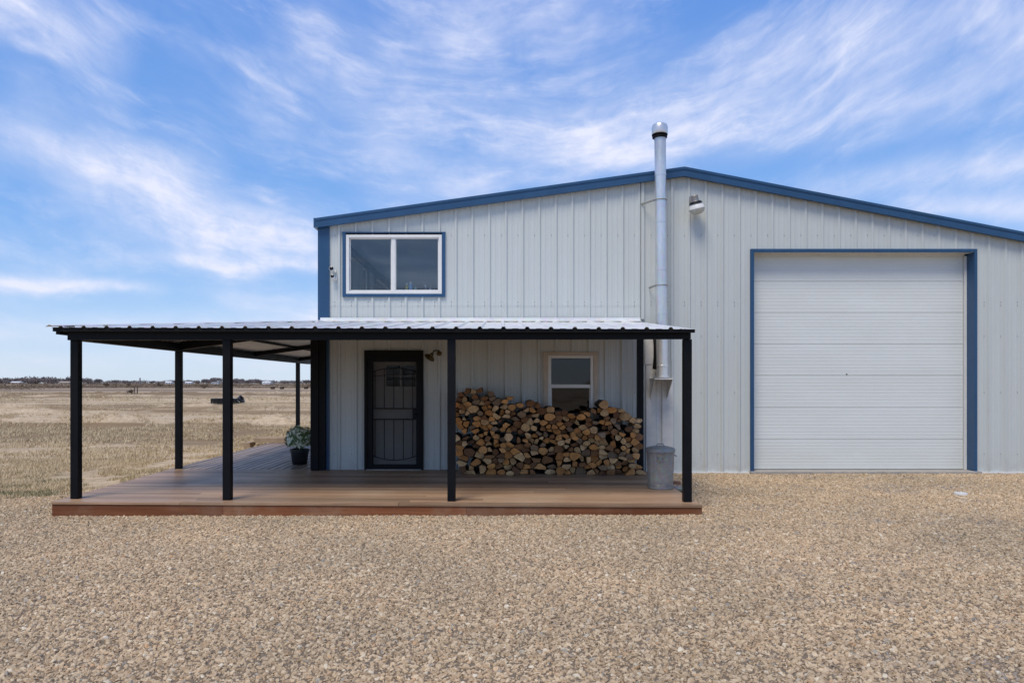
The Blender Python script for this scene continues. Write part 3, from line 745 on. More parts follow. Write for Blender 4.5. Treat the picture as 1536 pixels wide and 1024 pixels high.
P('cap_band', M['black_rough'], chim, lambda b: (b.lathe([(.11, ztp+.0), (.128, ztp+.012), (.128, ztp+.03), (.105, ztp+.032)], (xt-.005, YP, 0), 28), b.lathe([(.10, ztp+.033), (.10, ztp+.045), (.134, ztp+.047), (.137, ztp+.069), (.1, ztp+.069)], (xt-.005, YP, 0), 28)), smooth=True)
for py in (300, 428):
    z = wz(py, YP); x = pipex(z)
    P('bracket', M['galv'], chim, lambda b: (b.tube([(x+.103*math.cos(a), YP+.103*math.sin(a), z) for a in np.linspace(R(-200), R(20), 16)], .009, 6),
        b.bar((x-.10, YP, z), (x-.29 if py == 300 else x-.16, 12.975, z-.01), .012, .03), b.bar((x+.10, YP, z), (x+.13, 12.975, z-.02), .012, .03)))
zs = wz(568, YP)
tee = MB()
tee.lathe([(.096, zs+.012), (.112, zs+.02), (.112, zs+.05), (.10, zs+.055), (.099, zs+.21), (.104, zs+.212), (.104, zs+.235), (.097, zs+.24), (.095, zc[0])], (xbt, YP, 0), 28)
tee.tube([(xbt, YP+.02, zs+.15), (xbt, 13.02, zs+.15)], .085, 20)
tee.build('tee_base', M['pipe'], chim, smooth=True)
P('shadowed_elbow', M['black_rough'], chim, lambda b: (b.tube([(xbt-.10, YP+.14, zs+.17), (xbt-.085, YP+.12, zs+.36), (xbt-.075, YP+.16, zs+.6), (xbt-.075, YP+.26, zs+.85)], .045, 12)), smooth=True)  # black colour puts in the shadow at the elbow into the wall
def shelf(b):
    xa, xb = wx(981.5, 12.55), wx(1009, 12.55)
    b.box(xa, xb, 12.52, 12.966, zs-.012, zs+.01)
    for x in (xa+.004, xb-.008):
        b.add([(x, 12.53, zs-.013), (x, 12.965, zs-.013), (x, 12.965, zs-.36), (x+.004, 12.53, zs-.013), (x+.004, 12.965, zs-.013), (x+.004, 12.965, zs-.36)],
              [(0, 1, 2), (5, 4, 3), (0, 3, 4, 1), (1, 4, 5, 2), (2, 5, 3, 0)])
P('shelf', M['pvc'], chim, shelf)
def flash(b):
    b.box(wx(968.5), wx(982.5), 12.955, 12.995, .03, zs+.25); b.box(wx(992.5), wx(1008.5), 12.952, 12.995, .03, zs-.02)
    b.box(wx(982.5), wx(992.5), 12.985, 12.995, .03, zs+.2)
    b.box(wx(967), wx(984), 12.949, 12.954, zs+.26, zs+.75)
P('wall_flashing', M['pvc'], barn, flash, bevel=.004)
P('seam_strip', M['wall'], barn, lambda b: (b.box(wx(961.5), wx(966), 12.963, 12.999, 2.75, ztop(2.5)-.14), b.box(wx(1006), wx(1009), 12.966, 12.999, 2.0, ztop(3.1)-.14)), bevel=.004)

# ------------------------------------------------------------------ lamps and cameras on the wall
bl = (wx(1043, 12.78), 12.78, wz(302, 12.78))
lamp = thing('wall_lamp', 'grey dome lamp high on the wall right of the flue pipe', 'lamp', (bl[0], YW-.03, bl[2]))
rt = Matrix.Rotation(R(-14), 3, 'Y') @ Matrix.Rotation(R(10), 3, 'X')
P('housing', M['galv'], lamp, lambda b: b.lathe([(0, .115), (.05, .11), (.062, .095), (.062, .02), (.075, .0)], bl, 24, rt), smooth=True)
P('collar', M['black_rough'], lamp, lambda b: b.lathe([(.07, .0), (.10, -.012), (.118, -.035), (.10, -.04)], bl, 24, rt), smooth=True)
P('shade', M['white'], lamp, lambda b: b.lathe([(.06, -.01), (.10, -.038), (.128, -.085), (.142, -.125), (.138, -.13), (.10, -.06), (.05, -.03)], bl, 28, rt), smooth=True)
P('diffuser', M['lampglass'], lamp, lambda b: b.lathe([(.136, -.126), (.132, -.16), (.11, -.20), (.06, -.228), (0, -.235)], bl, 28, rt), smooth=True)
P('arm', M['galv'], lamp, lambda b: (b.tube([(bl[0], bl[1]+.03, bl[2]+.06), (bl[0], 12.99, bl[2]+.06)], .025, 10), b.box(bl[0]-.06, bl[0]+.06, 12.955, 12.985, bl[2]-.02, bl[2]+.13)))
pl = (wx(646, 12.75), 12.75, wz(534, 12.75))
lamp2 = thing('wall_lamp', 'small bronze gooseneck lamp on the wall beside the black door', 'lamp', (wx(658), YW-.03, pl[2]))
rt2 = Matrix.Rotation(R(38), 3, 'Y') @ Matrix.Rotation(R(24), 3, 'X')
P('shade', M['bronze'], lamp2, lambda b: b.lathe([(.0, .06), (.03, .055), (.036, .02), (.075, -.01), (.10, -.035), (.095, -.036), (.06, -.012), (.0, .0)], pl, 24, rt2), smooth=True)
P('bulb', M['lampglass'], lamp2, lambda b: b.lathe([(0, -.002), (.03, -.008), (.036, -.028), (.02, -.045), (0, -.05)], pl, 16, rt2), smooth=True)
P('arm', M['bronze'], lamp2, lambda b: (b.tube([(pl[0]+.03, pl[1], pl[2]+.05), (pl[0]+.06, pl[1]+.03, pl[2]+.1), (wx(659), 12.88, wz(526)), (wx(659), 12.97, wz(529))], .012, 8), b.lathe([(0, 0), (.045, 0), (.045, .02), (0, .025)], (wx(659), 12.99, wz(530)), 16, Matrix.Rotation(R(90), 3, 'X'))), smooth=True)
for i, (px, py) in enumerate(((497, 402.5), (498.5, 414))):
    D = 12.86; c = (wx(px, D), D, wz(py, D))
    t = thing('security_camera', ('upper of two round white security cameras beside the blue corner trim', 'lower of two round white security cameras beside the blue corner trim')[i], 'camera', (c[0], 12.95, c[2]), 'security cameras by the corner trim')
    ro = Matrix.Rotation(R(78), 3, 'X') @ Matrix.Rotation(R(-10), 3, 'Z'); rr = (.042, .036)[i]
    P('body', M['white'], t, lambda b: (b.lathe([(rr*.6, -.09), (rr, -.06), (rr*1.05, -.005), (rr*.95, .0)], c, 20, ro), b.tube([(c[0]+.01, D+.05, c[2]-.02), (c[0]+.02, 12.99, c[2]-.03)], .018, 10), b.lathe([(0, 0), (.04, 0), (.04, .02), (0, .02)], (c[0]+.02, 12.99, c[2]-.03), 16, Matrix.Rotation(R(90), 3, 'X'))), smooth=True)
    P('lens', M['lens'], t, lambda b: b.lathe([(rr*.92, .001), (rr*.85, .006), (rr*.4, .010), (0, .011)], c, 20, ro), smooth=True)

# ------------------------------------------------------------------ deck
ZD = .072
def yf(x): return 9.496-.0306*(x+5.84)
XDL, XDR = -5.845, 2.565
deck = thing('wooden_deck', 'brown stained timber deck running along the front and round the left side', 'deck', (0, 9.4, -.1))
def deck_front(b):
    n = 26
    for i in range(n):
        t0, t1 = i/n, (i+1)/n
        xl = [XDL-.085*t0, XDL-.085*t1]
        cuts = sorted([rnd.uniform(-4.6, -3.2), rnd.uniform(-1.5, -.2), rnd.uniform(.4, 1.8)]); cuts = [cuts[0], cuts[rnd.choice((1, 2))]]
        xsx = [None]+cuts+[XDR]
        for a, c in zip(xsx, xsx[1:]):
            b.tint = rnd.random()
            def Y(x, t): return yf(x)-.02+(13.06-yf(x)+.02)*t
            g = .0055; dz = rnd.uniform(-.0015, .0015)
            a0 = xl[0] if a is None else a+.002; a1 = xl[1] if a is None else a+.002; c_ = c-.002 if c != XDR else c
            pts = [(a0, Y(a0, t0)+g), (c_, Y(c_, t0)+g), (c_, Y(c_, t1)-g), (a1, Y(a1, t1)-g)]
            b.hexa([(x, y, ZD-.032) for x, y in pts], [(x, y, ZD+dz) for x, y in pts])
P('deck_boards', M['deck_front'], deck, deck_front, tint=True, bevel=.002)
def deck_side(b):
    x = -3.19; w = .1385
    while x > -5.92:
        b.tint = rnd.random(); y = 13.068; dz = rnd.uniform(-.002, .002)
        ends = [y]+[y+rnd.uniform(2.0, 3.6)]+[26]
        for a, c in zip(ends, ends[1:]):
            b.tint = rnd.random(); b.box(max(x-w, -5.93), x-.028, a+.002, c-.002, ZD-.032, ZD+dz)
        x -= w
sdk = P('side_boards', M['deck_side'], deck, deck_side, tint=True)
sdk['label'] = 'greyer deck boards running front to back beside the building'
def fascia(b):
    xsx = [XDL-.0, wx(337, 9.49), wx(700, 9.4), XDR-.0]
    for a, c in zip(xsx, xsx[1:]):
        b.tint = rnd.random()
        p = [(a+.001, yf(a)), (c-.001, yf(c)), (c-.001, yf(c)+.035), (a+.001, yf(a)+.035)]
        b.hexa([(x, y, -.26) for x, y in p], [(x, y, ZD-.033) for x, y in p])
    b.tint = .4
    b.box(XDR-.037, XDR-.002, yf(XDR)+.036, 13.0, -.2, ZD-.033)
    b.box(XDL-.0, XDL+.035, yf(XDL)+.036, 13.0, -.26, ZD-.033); b.box(-5.925, -5.89, 13.06, 26, -.26, ZD-.033)
P('fascia', M['fascia'], deck, fascia, tint=True, bevel=.003)
P('joists', M['post_wood'], deck, lambda b: [b.box(x, x+.04, 9.62, 12.95, -.12, ZD-.034) for x in np.arange(-5.7, 2.4, .5)])
step = thing('timber_step', 'low tan timber step at the far left end of the deck', 'step', (-5.2, 18.9, gz(-5.2, 18.9)))
P('tread', M['tan_wood'], step, lambda b: b.box(-6.35, -4.6, 18.8, 19.3, .076, .19))
P('side_block', M['tan_wood'], step, lambda b: b.box(-6.55, -6.36, 18.5, 18.95, -.12, .10))

# ------------------------------------------------------------------ porch: posts, beams, hipped corrugated roof
porch = thing('covered_porch', 'black post porch with a low corrugated metal hip roof wrapping the building corner', 'porch', (-1.6, 9.7, ZD))
ZB = 2.185
posts = [(wx(111, 9.715), 9.715), (wx(339.5, 9.60), 9.60), (wx(677, 9.50), 9.50), (wx(1032, 9.44), 9.44)]
hw = .052
def post(x, y0, top=ZB, w=hw, base_plate=True):
    def f(b):
        b.box(x-w, x+w, y0, y0+2*w, ZD+.002, top)
    return P('post', M['black'], porch, f, bevel=.004)
for x, y in posts: post(x, y)
post(-5.80, 13.1); post(-5.83, 20.95)
cpx = wx(472, 12.9)
P('corner_post', M['black'], porch, lambda b: (b.box(wx(465.5, 12.85), wx(477.5, 12.85), 12.85, 12.95, ZD+.002, 2.52), b.box(wx(478, 12.88), wx(487.5, 12.88), 12.88, 12.955, ZD+.002, 2.56)), bevel=.004)
post(wx(961, 12.56), 12.56, 2.48)
XL, XRR = -5.87, 2.50
def yrf(x): return yf(x)+.065
def zrf(x): return 2.350-.042*(x-XL)/(XRR-XL)
ZWL = 2.705; XC = -3.2
def zF(x, y):
    t = (y-yrf(x))/(13.0-yrf(x)); return zrf(x)+(ZWL-zrf(x))*t
def yhip(x): return yrf(x)+(x-XL)/(XC-XL)*(13.0-yrf(x))
def xhip(y): return XL+(y-yrf(XL))/(13.0-yrf(XL))*(XC-XL)
def rib_profile(a, c, start, sp=.305):
    pts = [(a, 0.0)]; r = start
    while r < c-.05:
        if r > a+.05: pts += [(r-.034, 0), (r-.016, .026), (r+.016, .026), (r+.034, 0)]
        m = r+sp/2
        if a+.02 < m-.03 and m+.03 < c: pts += [(m-.045, 0), (m-.035, .004), (m+.035, .004), (m+.045, 0)]
        r += sp
    pts.append((c, 0.0)); return pts
def roof_front(b):
    pr = rib_profile(XL+.01, XRR, XL+.12)
    pr = sorted(pr+[(XC, 0)])
    for (xa, ha), (xb, hb) in zip(pr, pr[1:]):
        def back(x): return 12.995 if x >= XC else yhip(x)
        p = [(xa, yrf(xa)-.03), (xb, yrf(xb)-.03), (xb, back(xb)), (xa, back(xa))]
        hs = (ha, hb, hb, ha)
        if back(xa) - yrf(xa) < .02 and back(xb)-yrf(xb) < .02: continue
        b.add([(x, y, zF(x, y)+h) for (x, y), h in zip(p, hs)], [(0, 1, 2, 3)])
def roof_side(b):
    pr = rib_profile(yrf(XL)+.01, 22.4, yrf(XL)+.18)
    pr = sorted(pr+[(13.0, 0)])
    for (ya, ha), (yb, hb) in zip(pr, pr[1:]):
        def right(y): return -3.24 if y >= 13.0 else xhip(y)
        def z(x, y): return 2.350+(ZWL-2.350)*(x-XL)/(XC-XL)
        p = [(XL-.03, ya), (XL-.03, yb), (right(yb), yb), (right(ya), ya)]
        b.add([(x, y, z(x, y)+h) for (x, y), h in zip(p, (ha, hb, hb, ha))], [(0, 3, 2, 1)])
rf = MB(); roof_front(rf); roof_side(rf)
rf = rf.build('roof', M['porch_roof'], porch, recalc=False)
sol = rf.modifiers.new('sheet', 'SOLIDIFY'); sol.thickness = .002; sol.offset = -1
def hipcap(b):
    p0 = Vector((XL-.03, yrf(XL)-.04, 2.350)); p1 = Vector((XC-.02, 12.97, ZWL)); d = (p1-p0).normalized(); sd = d.cross(Vector((0, 0, 1))).normalized()
    w = .12; up = Vector((0, 0, .032)); lo = Vector((0, 0, .012))
    a = [p0-sd*w+lo, p0+up, p0+sd*w+lo]; c = [p1-sd*w+lo, p1+up, p1+sd*w+lo]
    k = Vector((0, 0, -.003))
    b.add(a+c+[q+k for q in a+c], [(0, 1, 4, 3), (1, 2, 5, 4), (6, 9, 10, 7), (7, 10, 11, 8), (0, 3, 9, 6), (2, 8, 11, 5), (0, 6, 7, 1), (1, 7, 8, 2), (3, 4, 10, 9), (4, 5, 11, 10)])
P('hip_cap', M['porch_roof'], porch, hipcap)
P('wall_flashing', M['porch_roof'], porch, lambda b: b.prismx([(12.90, ZWL+.012), (12.955, ZWL+.03), (12.96, ZWL+.075), (12.963, ZWL+.075), (12.958, ZWL+.026), (12.90, ZWL+.008)], XC, XRR))
def beams(b):
    y0 = lambda x: yf(x)+.16
    b.hexa([(XL+.13, y0(XL)+.0, ZB+.001), (XRR-.035, y0(XRR), ZB+.001), (XRR-.035, y0(XRR)+.10, ZB+.001), (XL+.13, y0(XL)+.10, ZB+.001)],
           [(XL+.13, y0(XL)+.0, ZB+.135), (XRR-.035, y0(XRR), ZB+.115), (XRR-.035, y0(XRR)+.10, ZB+.115), (XL+.13, y0(XL)+.10, ZB+.135)])
P('front_beam', M['black'], porch, beams, bevel=.003)
P('eave_angle', M['black_rough'], porch, lambda b: b.hexa([(XL+.0, yrf(XL)-.01, 2.295), (XRR-.01, yrf(XRR)-.01, 2.262), (XRR-.01, yrf(XRR)+.05, 2.262), (XL, yrf(XL)+.05, 2.295)],
                                                        [(XL+.0, yrf(XL)-.01, 2.346), (XRR-.01, yrf(XRR)-.01, 2.304), (XRR-.01, yrf(XRR)+.05, 2.306), (XL, yrf(XL)+.05, 2.349)]))
P('side_beam', M['black'], porch, lambda b: (b.bar((-5.70, 9.78, ZB+.066), (-5.80, 13.15, ZB+.066), .10, .13), b.bar((-5.80, 13.151, ZB+.066), (-5.83, 22.2, ZB+.066), .10, .13), b.box(XL+.0, XL+.06, yrf(XL)+.06, 22.3, 2.26, 2.345)))
def zside(x): return 2.350+(ZWL-2.350)*(x-XL)/(XC-XL)
def rafter(x0, y0, z0, x1, y1, z1, w=.07, h=.10): return P('rafter', M['black'], porch, lambda b: b.bar((x0, y0, z0-h/2-.012), (x1, y1, z1-h/2-.012), w, h))
rafter(-5.72, 9.72, zside(-5.72), -3.26, 12.9, ZWL-.03, .09, .13)      # hip rafter
rafter(-5.76, 13.15, zside(-5.76), -3.29, 13.15, zside(-3.29), .09, .14)
for yy in (17.2, 21.0): rafter(-5.78, yy, zside(-5.78), -3.28, yy, zside(-3.28))
for x in (-3.0, -.63, 2.40): rafter(x, 9.75, zF(x, 9.75), x, 12.95, zF(x, 12.95))
P('wall_ledger', M['black'], porch, lambda b: b.box(XC+.3, XRR-.1, 12.90, 12.955, 2.54, 2.66))
def purlins(b):
    for t in (.33, .66):
        y = 9.6+3.35*t; xa = xhip(y)+.1
        b.bar((xa, y, zF(xa, y)-.03), (XRR-.04, y, zF(XRR-.04, y)-.03), .05, .04)
    for t in (.38, .72):
        x = XL+(XC-XL)*t; b.bar((x, yhip(x)+.15, zside(x)-.03), (x, 22.2, zside(x)-.03), .05, .04)
P('purlins', M['black'], porch, purlins)

# ------------------------------------------------------------------ firewood: every log a thing of its own
outline = [(683, 593), (699, 586), (711, 583), (727, 583), (741, 592), (757, 598), (765, 590), (771, 603), (779, 607), (789, 599), (806, 603), (817, 612), (830, 614), (851, 613), (866, 618),
           (884, 616), (899, 615), (905, 607), (917, 603), (929, 608), (934, 616), (941, 611), (947, 620), (957, 626), (961, 630), (960, 714), (696, 714), (690, 700), (683, 690)]
DF = 12.24
poly = [(wx(a, DF), wz(c, DF)) for a, c in outline]
zdk = ZD+.002
def inside(x, z):
    r = False; n = len(poly)
    for i in range(n):
        (x1, z1), (x2, z2) = poly[i], poly[(i+1) % n]
        if (z1 > z) != (z2 > z) and x < (x2-x1)*(z-z1)/(z2-z1)+x1: r = not r
    return r
lr = random.Random(21)
xmn, xmx = min(p[0] for p in poly), max(p[0] for p in poly); zmx = max(p[1] for p in poly)
seeds = []
def local_r(x, z): return .0505+.055*lr.random()**2.6
tries = 0
while tries < 60000:
    tries += 1
    x = lr.uniform(xmn-.25, xmx+.25); z = lr.uniform(zdk+.035, zmx+.3); r = local_r(x, z)*(1.15 if z < .5 else 1.0)
    if all((x-a)**2+((z-c)*1.32)**2 > ((r+q)*.575)**2*1.95 for a, c, q in seeds): seeds.append((x, z, r))
def clip(pg, mx, mz, nx, nz):
    out = []; n = len(pg)
    for i in range(n):
        p, q = pg[i], pg[(i+1) % n]; dp = (p[0]-mx)*nx+(p[1]-mz)*nz; dq = (q[0]-mx)*nx+(q[1]-mz)*nz
        if dp <= 0: out.append(p)
        if (dp < 0 < dq) or (dq < 0 < dp):
            t = dp/(dp-dq); out.append((p[0]+(q[0]-p[0])*t, p[1]+(q[1]-p[1])*t))
    return out
def cell(i):                        # cells lie a little flatter than tall, as split wood settles
    K = 1.3; x, z, r = seeds[i]; z *= K
    pg = [(x-.16, max(zdk*K, z-.2)), (x+.16, max(zdk*K, z-.2)), (x+.16, z+.16), (x-.16, z+.16)]
    for j, (a, c, q) in enumerate(seeds):
        c *= K
        if j == i or abs(a-x) > .4 or abs(c-z) > .5: continue
        d2 = (a-x)**2+(c-z)**2; d = math.sqrt(d2)
        t = .5+(r*r-q*q)/(2*d2)*.8; t = min(.8, max(.2, t))
        pg = clip(pg, x+(a-x)*t, z+(c-z)*t, (a-x)/d, (c-z)/d)
        if len(pg) < 3: return None
    return [(a, c/K) for a, c in pg]
def chaikin(pg, n=1, k=.25):
    for _ in range(n):
        o = []
        for i in range(len(pg)):
            p, q = pg[i], pg[(i+1) % len(pg)]
            o += [(p[0]+(q[0]-p[0])*k, p[1]+(q[1]-p[1])*k), (p[0]+(q[0]-p[0])*(1-k), p[1]+(q[1]-p[1])*(1-k))]
        pg = o
    return pg
shades = {'pale tan': [(.84, .53, .24), (.88, .58, .29), (.78, .46, .20)],
          'orange brown': [(.80, .36, .10), (.85, .42, .14), (.68, .29, .08)],
          'dark brown': [(.28, .125, .045), (.20, .092, .038), (.34, .16, .058)],
          'grey brown': [(.33, .215, .12), (.27, .175, .10), (.37, .25, .15)]}
cells = []
for i, (x, z, r) in enumerate(seeds):
    if not inside(x, z): continue
    pg = cell(i)
    if pg is None: continue
    area = abs(sum(pg[k][0]*pg[(k+1) % len(pg)][1]-pg[(k+1) % len(pg)][0]*pg[k][1] for k in range(len(pg))))/2
    if area < .0018: continue
    cells.append((area, i, pg))
cells.sort(reverse=True); cells = cells[:299]
print('logs', len(cells), 'of', len(seeds))
GREY_SLAB = None
for area, i, pg in cells:
    x, z, r = seeds[i]
    cx_ = sum(p[0] for p in pg)/len(pg); cz_ = sum(p[1] for p in pg)/len(pg)
    kind = lr.choices(['round', 'split'], [.30, .70])[0]
    shade = lr.choices(list(shades), [.33, .39, .22, .06])[0]
    base_c = lr.choice(shades[shade]); k = lr.uniform(.86, 1.14); base_c = tuple(v*k for v in base_c)
    ins = lr.uniform(.84, .99)
    if lr.random() < .10: ins = lr.uniform(.68, .82)
    q = [(cx_+(p[0]-cx_)*ins, cz_+(p[1]-cz_)*ins) for p in pg]
    q = [(max(0, 0)+a+lr.uniform(-.005, .005), c+lr.uniform(-.005, .005)) for a, c in q]
    if kind == 'split' and lr.random() < .62 and xmn+.15 < x < xmx-.15 and zdk+.08 < z:
        an = lr.uniform(0, 6.283); sz = math.sqrt(area); off_ = lr.uniform(.02, .32)*sz
        q2 = clip(q, cx_+math.cos(an)*off_, cz_+math.sin(an)*off_, math.cos(an), math.sin(an))
        if len(q2) >= 3: q = q2
    if kind == 'round': q = chaikin(q, 2, .25)
    else: q = chaikin(q, 1, lr.choice((.05, .08, .14)))
    zlow = min(c for a, c in q)
    if zlow < zdk: q = [(a, c+zdk-zlow) for a, c in q]
    y0 = DF+lr.uniform(-.07, .10); L = lr.uniform(.60, .68); ta, tc = lr.uniform(-.35, .35), lr.uniform(-.35, .35)
    b = MB(); n = len(q)
    fr = [(a, y0+(a-cx_)*ta+(c-cz_)*tc, c) for a, c in q]
    mid = [(cx_+(a-cx_)*1.03, y0+.012+(a-cx_)*ta+(c-cz_)*tc, cz_+(c-cz_)*1.03) for a, c in q]
    if min(p[2] for p in mid) < zdk: mid = [(p[0], p[1], max(p[2], zdk)) for p in mid]
    bk = [(a, y0+L, c) for a, c in q]
    ctr = (cx_+lr.uniform(-.01, .01), y0+lr.uniform(-.014, .006), cz_+lr.uniform(-.01, .01))
    b.add(fr+mid+bk+[ctr], [])
    b.cur = 0
    b.f += [(k_, (k_+1) % n, 3*n) for k_ in range(n)]; b.m += [0]*n
    b.f += [((k_+1) % n, k_, n+k_, n+(k_+1) % n) for k_ in range(n)]; b.m += [0 if kind == 'split' and lr.random() < .5 else 1]*n
    b.f += [(n+(k_+1) % n, n+k_, 2*n+k_, 2*n+(k_+1) % n) for k_ in range(n)]; b.m += [0 if kind == 'split' and lr.random() < .4 else 1]*n
    b.f.append(tuple(2*n+k_ for k_ in range(n))); b.m.append(0)
    b.t = [.5]*len(b.f)
    off = Vector((cx_, y0, zlow if zlow > zdk else zdk))
    b.v = [tuple(Vector(p)-off) for p in b.v]
    o = b.build('firewood_log', [M['log_end'], M['bark']], None)
    o.location = off; o.color = (*base_c, 1)
    shp = 'round log end' if kind == 'round' else 'split wedge of firewood'
    lab = f'{shade} {shp} in the firewood stack under the lower window'
    tag(o, lab, 'firewood', f'{shade} ' + ('round logs' if kind == 'round' else 'split logs') + ' in the firewood stack')

# ------------------------------------------------------------------ galvanised bin, bricks, potted plant
bc = (wx(990.5, 10.72), 10.72)
binr = thing('trash_can', 'dented grey galvanised trash can with lid at the right end of the deck', 'trash can', (bc[0], bc[1], ZD+.002))
z0 = ZD+.002; H = .62
def wob(k, j): return 1+.012*(1 if k % 2 else -1)
P('body', M['galv'], binr, lambda b: b.lathe([(.175, z0), (.184, z0+.004), (.184, z0+.03), (.180, z0+.05)] + [(.180+.018*t, z0+.055+.40*t) for t in np.linspace(0, 1, 8)] + [(.198, z0+.46), (.201, z0+.50), (.203, z0+.525), (.19, z0+.527)], (bc[0], bc[1], 0), 56,
    wob=lambda k, j: (1+(.014 if k % 4 < 2 else -.010)) if 4 <= j <= 11 else 1.0), smooth=True)
P('lid', M['galv'], binr, lambda b: b.lathe([(.206, z0+.528), (.214, z0+.53), (.216, z0+.575), (.210, z0+.585), (.18, z0+.60), (.10, z0+.618), (0, z0+.622)], (bc[0], bc[1], 0), 48), smooth=True)
P('handle', M['galv'], binr, lambda b: (b.tube([(bc[0]-.09, bc[1]-.185, z0+.475), (bc[0]-.09, bc[1]-.21, z0+.43), (bc[0]-.02, bc[1]-.225, z0+.43), (bc[0]-.02, bc[1]-.205, z0+.475)], .008, 8)), smooth=True)
P('handle', M['galv'], binr, lambda b: (b.tube([(bc[0]+.20, bc[1]-.02, z0+.49), (bc[0]+.235, bc[1]-.02, z0+.47), (bc[0]+.235, bc[1]+.05, z0+.47), (bc[0]+.20, bc[1]+.05, z0+.49)], .008, 8)), smooth=True)
P('lid_handle', M['galv'], binr, lambda b: b.tube([(bc[0]-.06, bc[1], z0+.615), (bc[0]-.04, bc[1], z0+.65), (bc[0]+.04, bc[1], z0+.65), (bc[0]+.06, bc[1], z0+.615)], .008, 8), smooth=True)
P('rib_ring', M['galv'], binr, lambda b: [b.lathe([(.183, z), (.1875, z+.006), (.183, z+.012)], (bc[0], bc[1], 0), 48) for z in (z0+.035, z0+.052)], smooth=True)
for (x, y, rz, m, lab, zz) in ((2.76, 11.25, .3, 'paver', 'pale brick lying on the gravel just behind the trash can', 0), (2.80, 11.75, -.2, 'brick', 'reddish brick on the gravel nearest the wall behind the trash can', 0)):
    b = MB(); w, d, h = .11, .055, .06; b.box(-w, w, -d, d, 0, h); b.box(-w*.7, w*.7, -d*.5, d*.5, h, h+.004)
    o = b.build('brick', M[m], None, bevel=.006); o.location = (x, y, gz(x, y)); o.rotation_euler[2] = rz
    tag(o, lab, 'brick', 'loose bricks behind the trash can')
b = MB(); b.tube([(0, -.10, .05), (0, .10, .05)], .05, 16); b.lathe([(.056, .06), (.056, .1), (.05, .1)], (0, 0, .05), 16, Matrix.Rotation(R(90), 3, 'X'))
o = b.build('drain_pipe', M['galv'], None, smooth=True); o.location = (2.70, 10.98, gz(2.7, 10.98)); o.rotation_euler[2] = R(70)
tag(o, 'short grey pipe end poking out behind the trash can', 'pipe')

pcx, pcy = wx(449.5, 13.9), 13.9
plant = thing('potted_plant', 'bushy plant with whitish leaves in a black pot by the corner post', 'potted plant', (pcx, pcy, ZD))
z0 = ZD+.004
P('pot', M['pot'], plant, lambda b: b.lathe([(.13, z0), (.14, z0+.01), (.17, z0+.24), (.185, z0+.245), (.187, z0+.285), (.172, z0+.286), (.165, z0+.25)], (pcx, pcy, 0), 28), smooth=True)
P('soil', M['soil'], plant, lambda b: b.lathe([(.168, z0+.249), (.0, z0+.255)], (pcx, pcy, 0), 20))
pr_ = random.Random(3)
def foliage(pale, count):
    def f(b):
        for _ in range(count):
            th = pr_.uniform(0, 6.283); u = pr_.uniform(-.55, 1); rr = pr_.uniform(.55, 1)**.5 * (1+.12*math.sin(th*3))
            s = math.sqrt(max(0, 1-u*u))
            c = Vector((pcx+.29*rr*s*math.cos(th), pcy+.27*rr*s*math.sin(th), z0+.47+.25*rr*u))
            d = Vector((s*math.cos(th), s*math.sin(th), u*.7+pr_.uniform(-.2, .5))).normalized()
            a = d.orthogonal().normalized(); a = Matrix.Rotation(pr_.uniform(0, 6.28), 3, d) @ a; e = d.cross(a)
            L = pr_.uniform(.035, .062) if pale else pr_.uniform(.03, .055); W = L*.55
            tip = d*(L*.25)
            b.add([c-a*L, c-e*W*.8-tip*.2, c+a*L-tip*.6, c+e*W*.8-tip*.2, c+tip*.4], [(0, 1, 4), (1, 2, 4), (2, 3, 4), (3, 0, 4)])
    return f
P('leaves', M['leaf'], plant, foliage(False, 620), recalc=False)
P('white_leaves', M['petal'], plant, foliage(True, 420), recalc=False)
P('stems', M['stem'], plant, lambda b: [b.tube([(pcx+.04*math.cos(a), pcy+.04*math.sin(a), z0+.25), (pcx+.12*math.cos(a), pcy+.12*math.sin(a), z0+.42), (pcx+.2*math.cos(a), pcy+.18*math.sin(a), z0+.55)], .006, 5) for a in np.arange(0, 6.2, .55)])

# white cap in the gravel
cxp, cyp = wx(1441, 10.75), 10.75
b = MB(); b.lathe([(.088, -.05), (.09, .02), (.084, .03), (.03, .033), (.0, .034)], (0, 0, 0), 28); b.box(-.015, .015, -.015, .015, .033, .045)
o = b.build('pipe_cap', M['pvc'], None, smooth=True); o.location = (cxp, cyp, gz(cxp, cyp)+.012); tag(o, 'round white plastic cap set in the gravel before the garage door', 'pipe cap')

# ------------------------------------------------------------------ out in the field
tkx, tky = wx(336, 57), 57.0
tk = thing('stock_tank', 'black round water tank lying low in the field', 'water tank', (tkx, tky, gz(tkx, tky)))
zt_ = gz(tkx, tky)-.01
P('shell', M['tank'], tk, lambda b: b.lathe([(.8, zt_), (.93, zt_+.42), (1.0, zt_+.44), (1.0, zt_+.49), (.92, zt_+.49), (.87, zt_+.1), (0, zt_+.09)], (tkx, tky, 0), 36), smooth=True)
P('rib', M['tank'], tk, lambda b: [b.tube([(tkx+.92*math.cos(a), tky+.92*math.sin(a), zt_+.02), (tkx+.965*math.cos(a), tky+.965*math.sin(a), zt_+.42)], .03, 6) for a in np.arange(0, 6.28, .35)])
tx, ty = wx(359, 58), 58.0; zt2 = gz(tx, ty)
tr = thing('feed_trough', 'small dark tipped trough beside the black water tank', 'trough', (tx, ty, zt2))
rt3 = Matrix.Rotation(R(62), 3, 'Y')
P('shell', M['tank'], tr, lambda b: b.lathe([(.20, -.25), (.30, .2), (.33, .2), (.33, .26), (.28, .26), (.18, -.2), (0, -.2)], (tx, ty, zt2+.34), 24, rt3, sq=(1, 1.3)), smooth=True)
P('brace', M['pvc'], tr, lambda b: b.bar((tx-.35, ty-.35, zt2+.62), (tx+.2, ty-.4, zt2+.16), .04, .05))
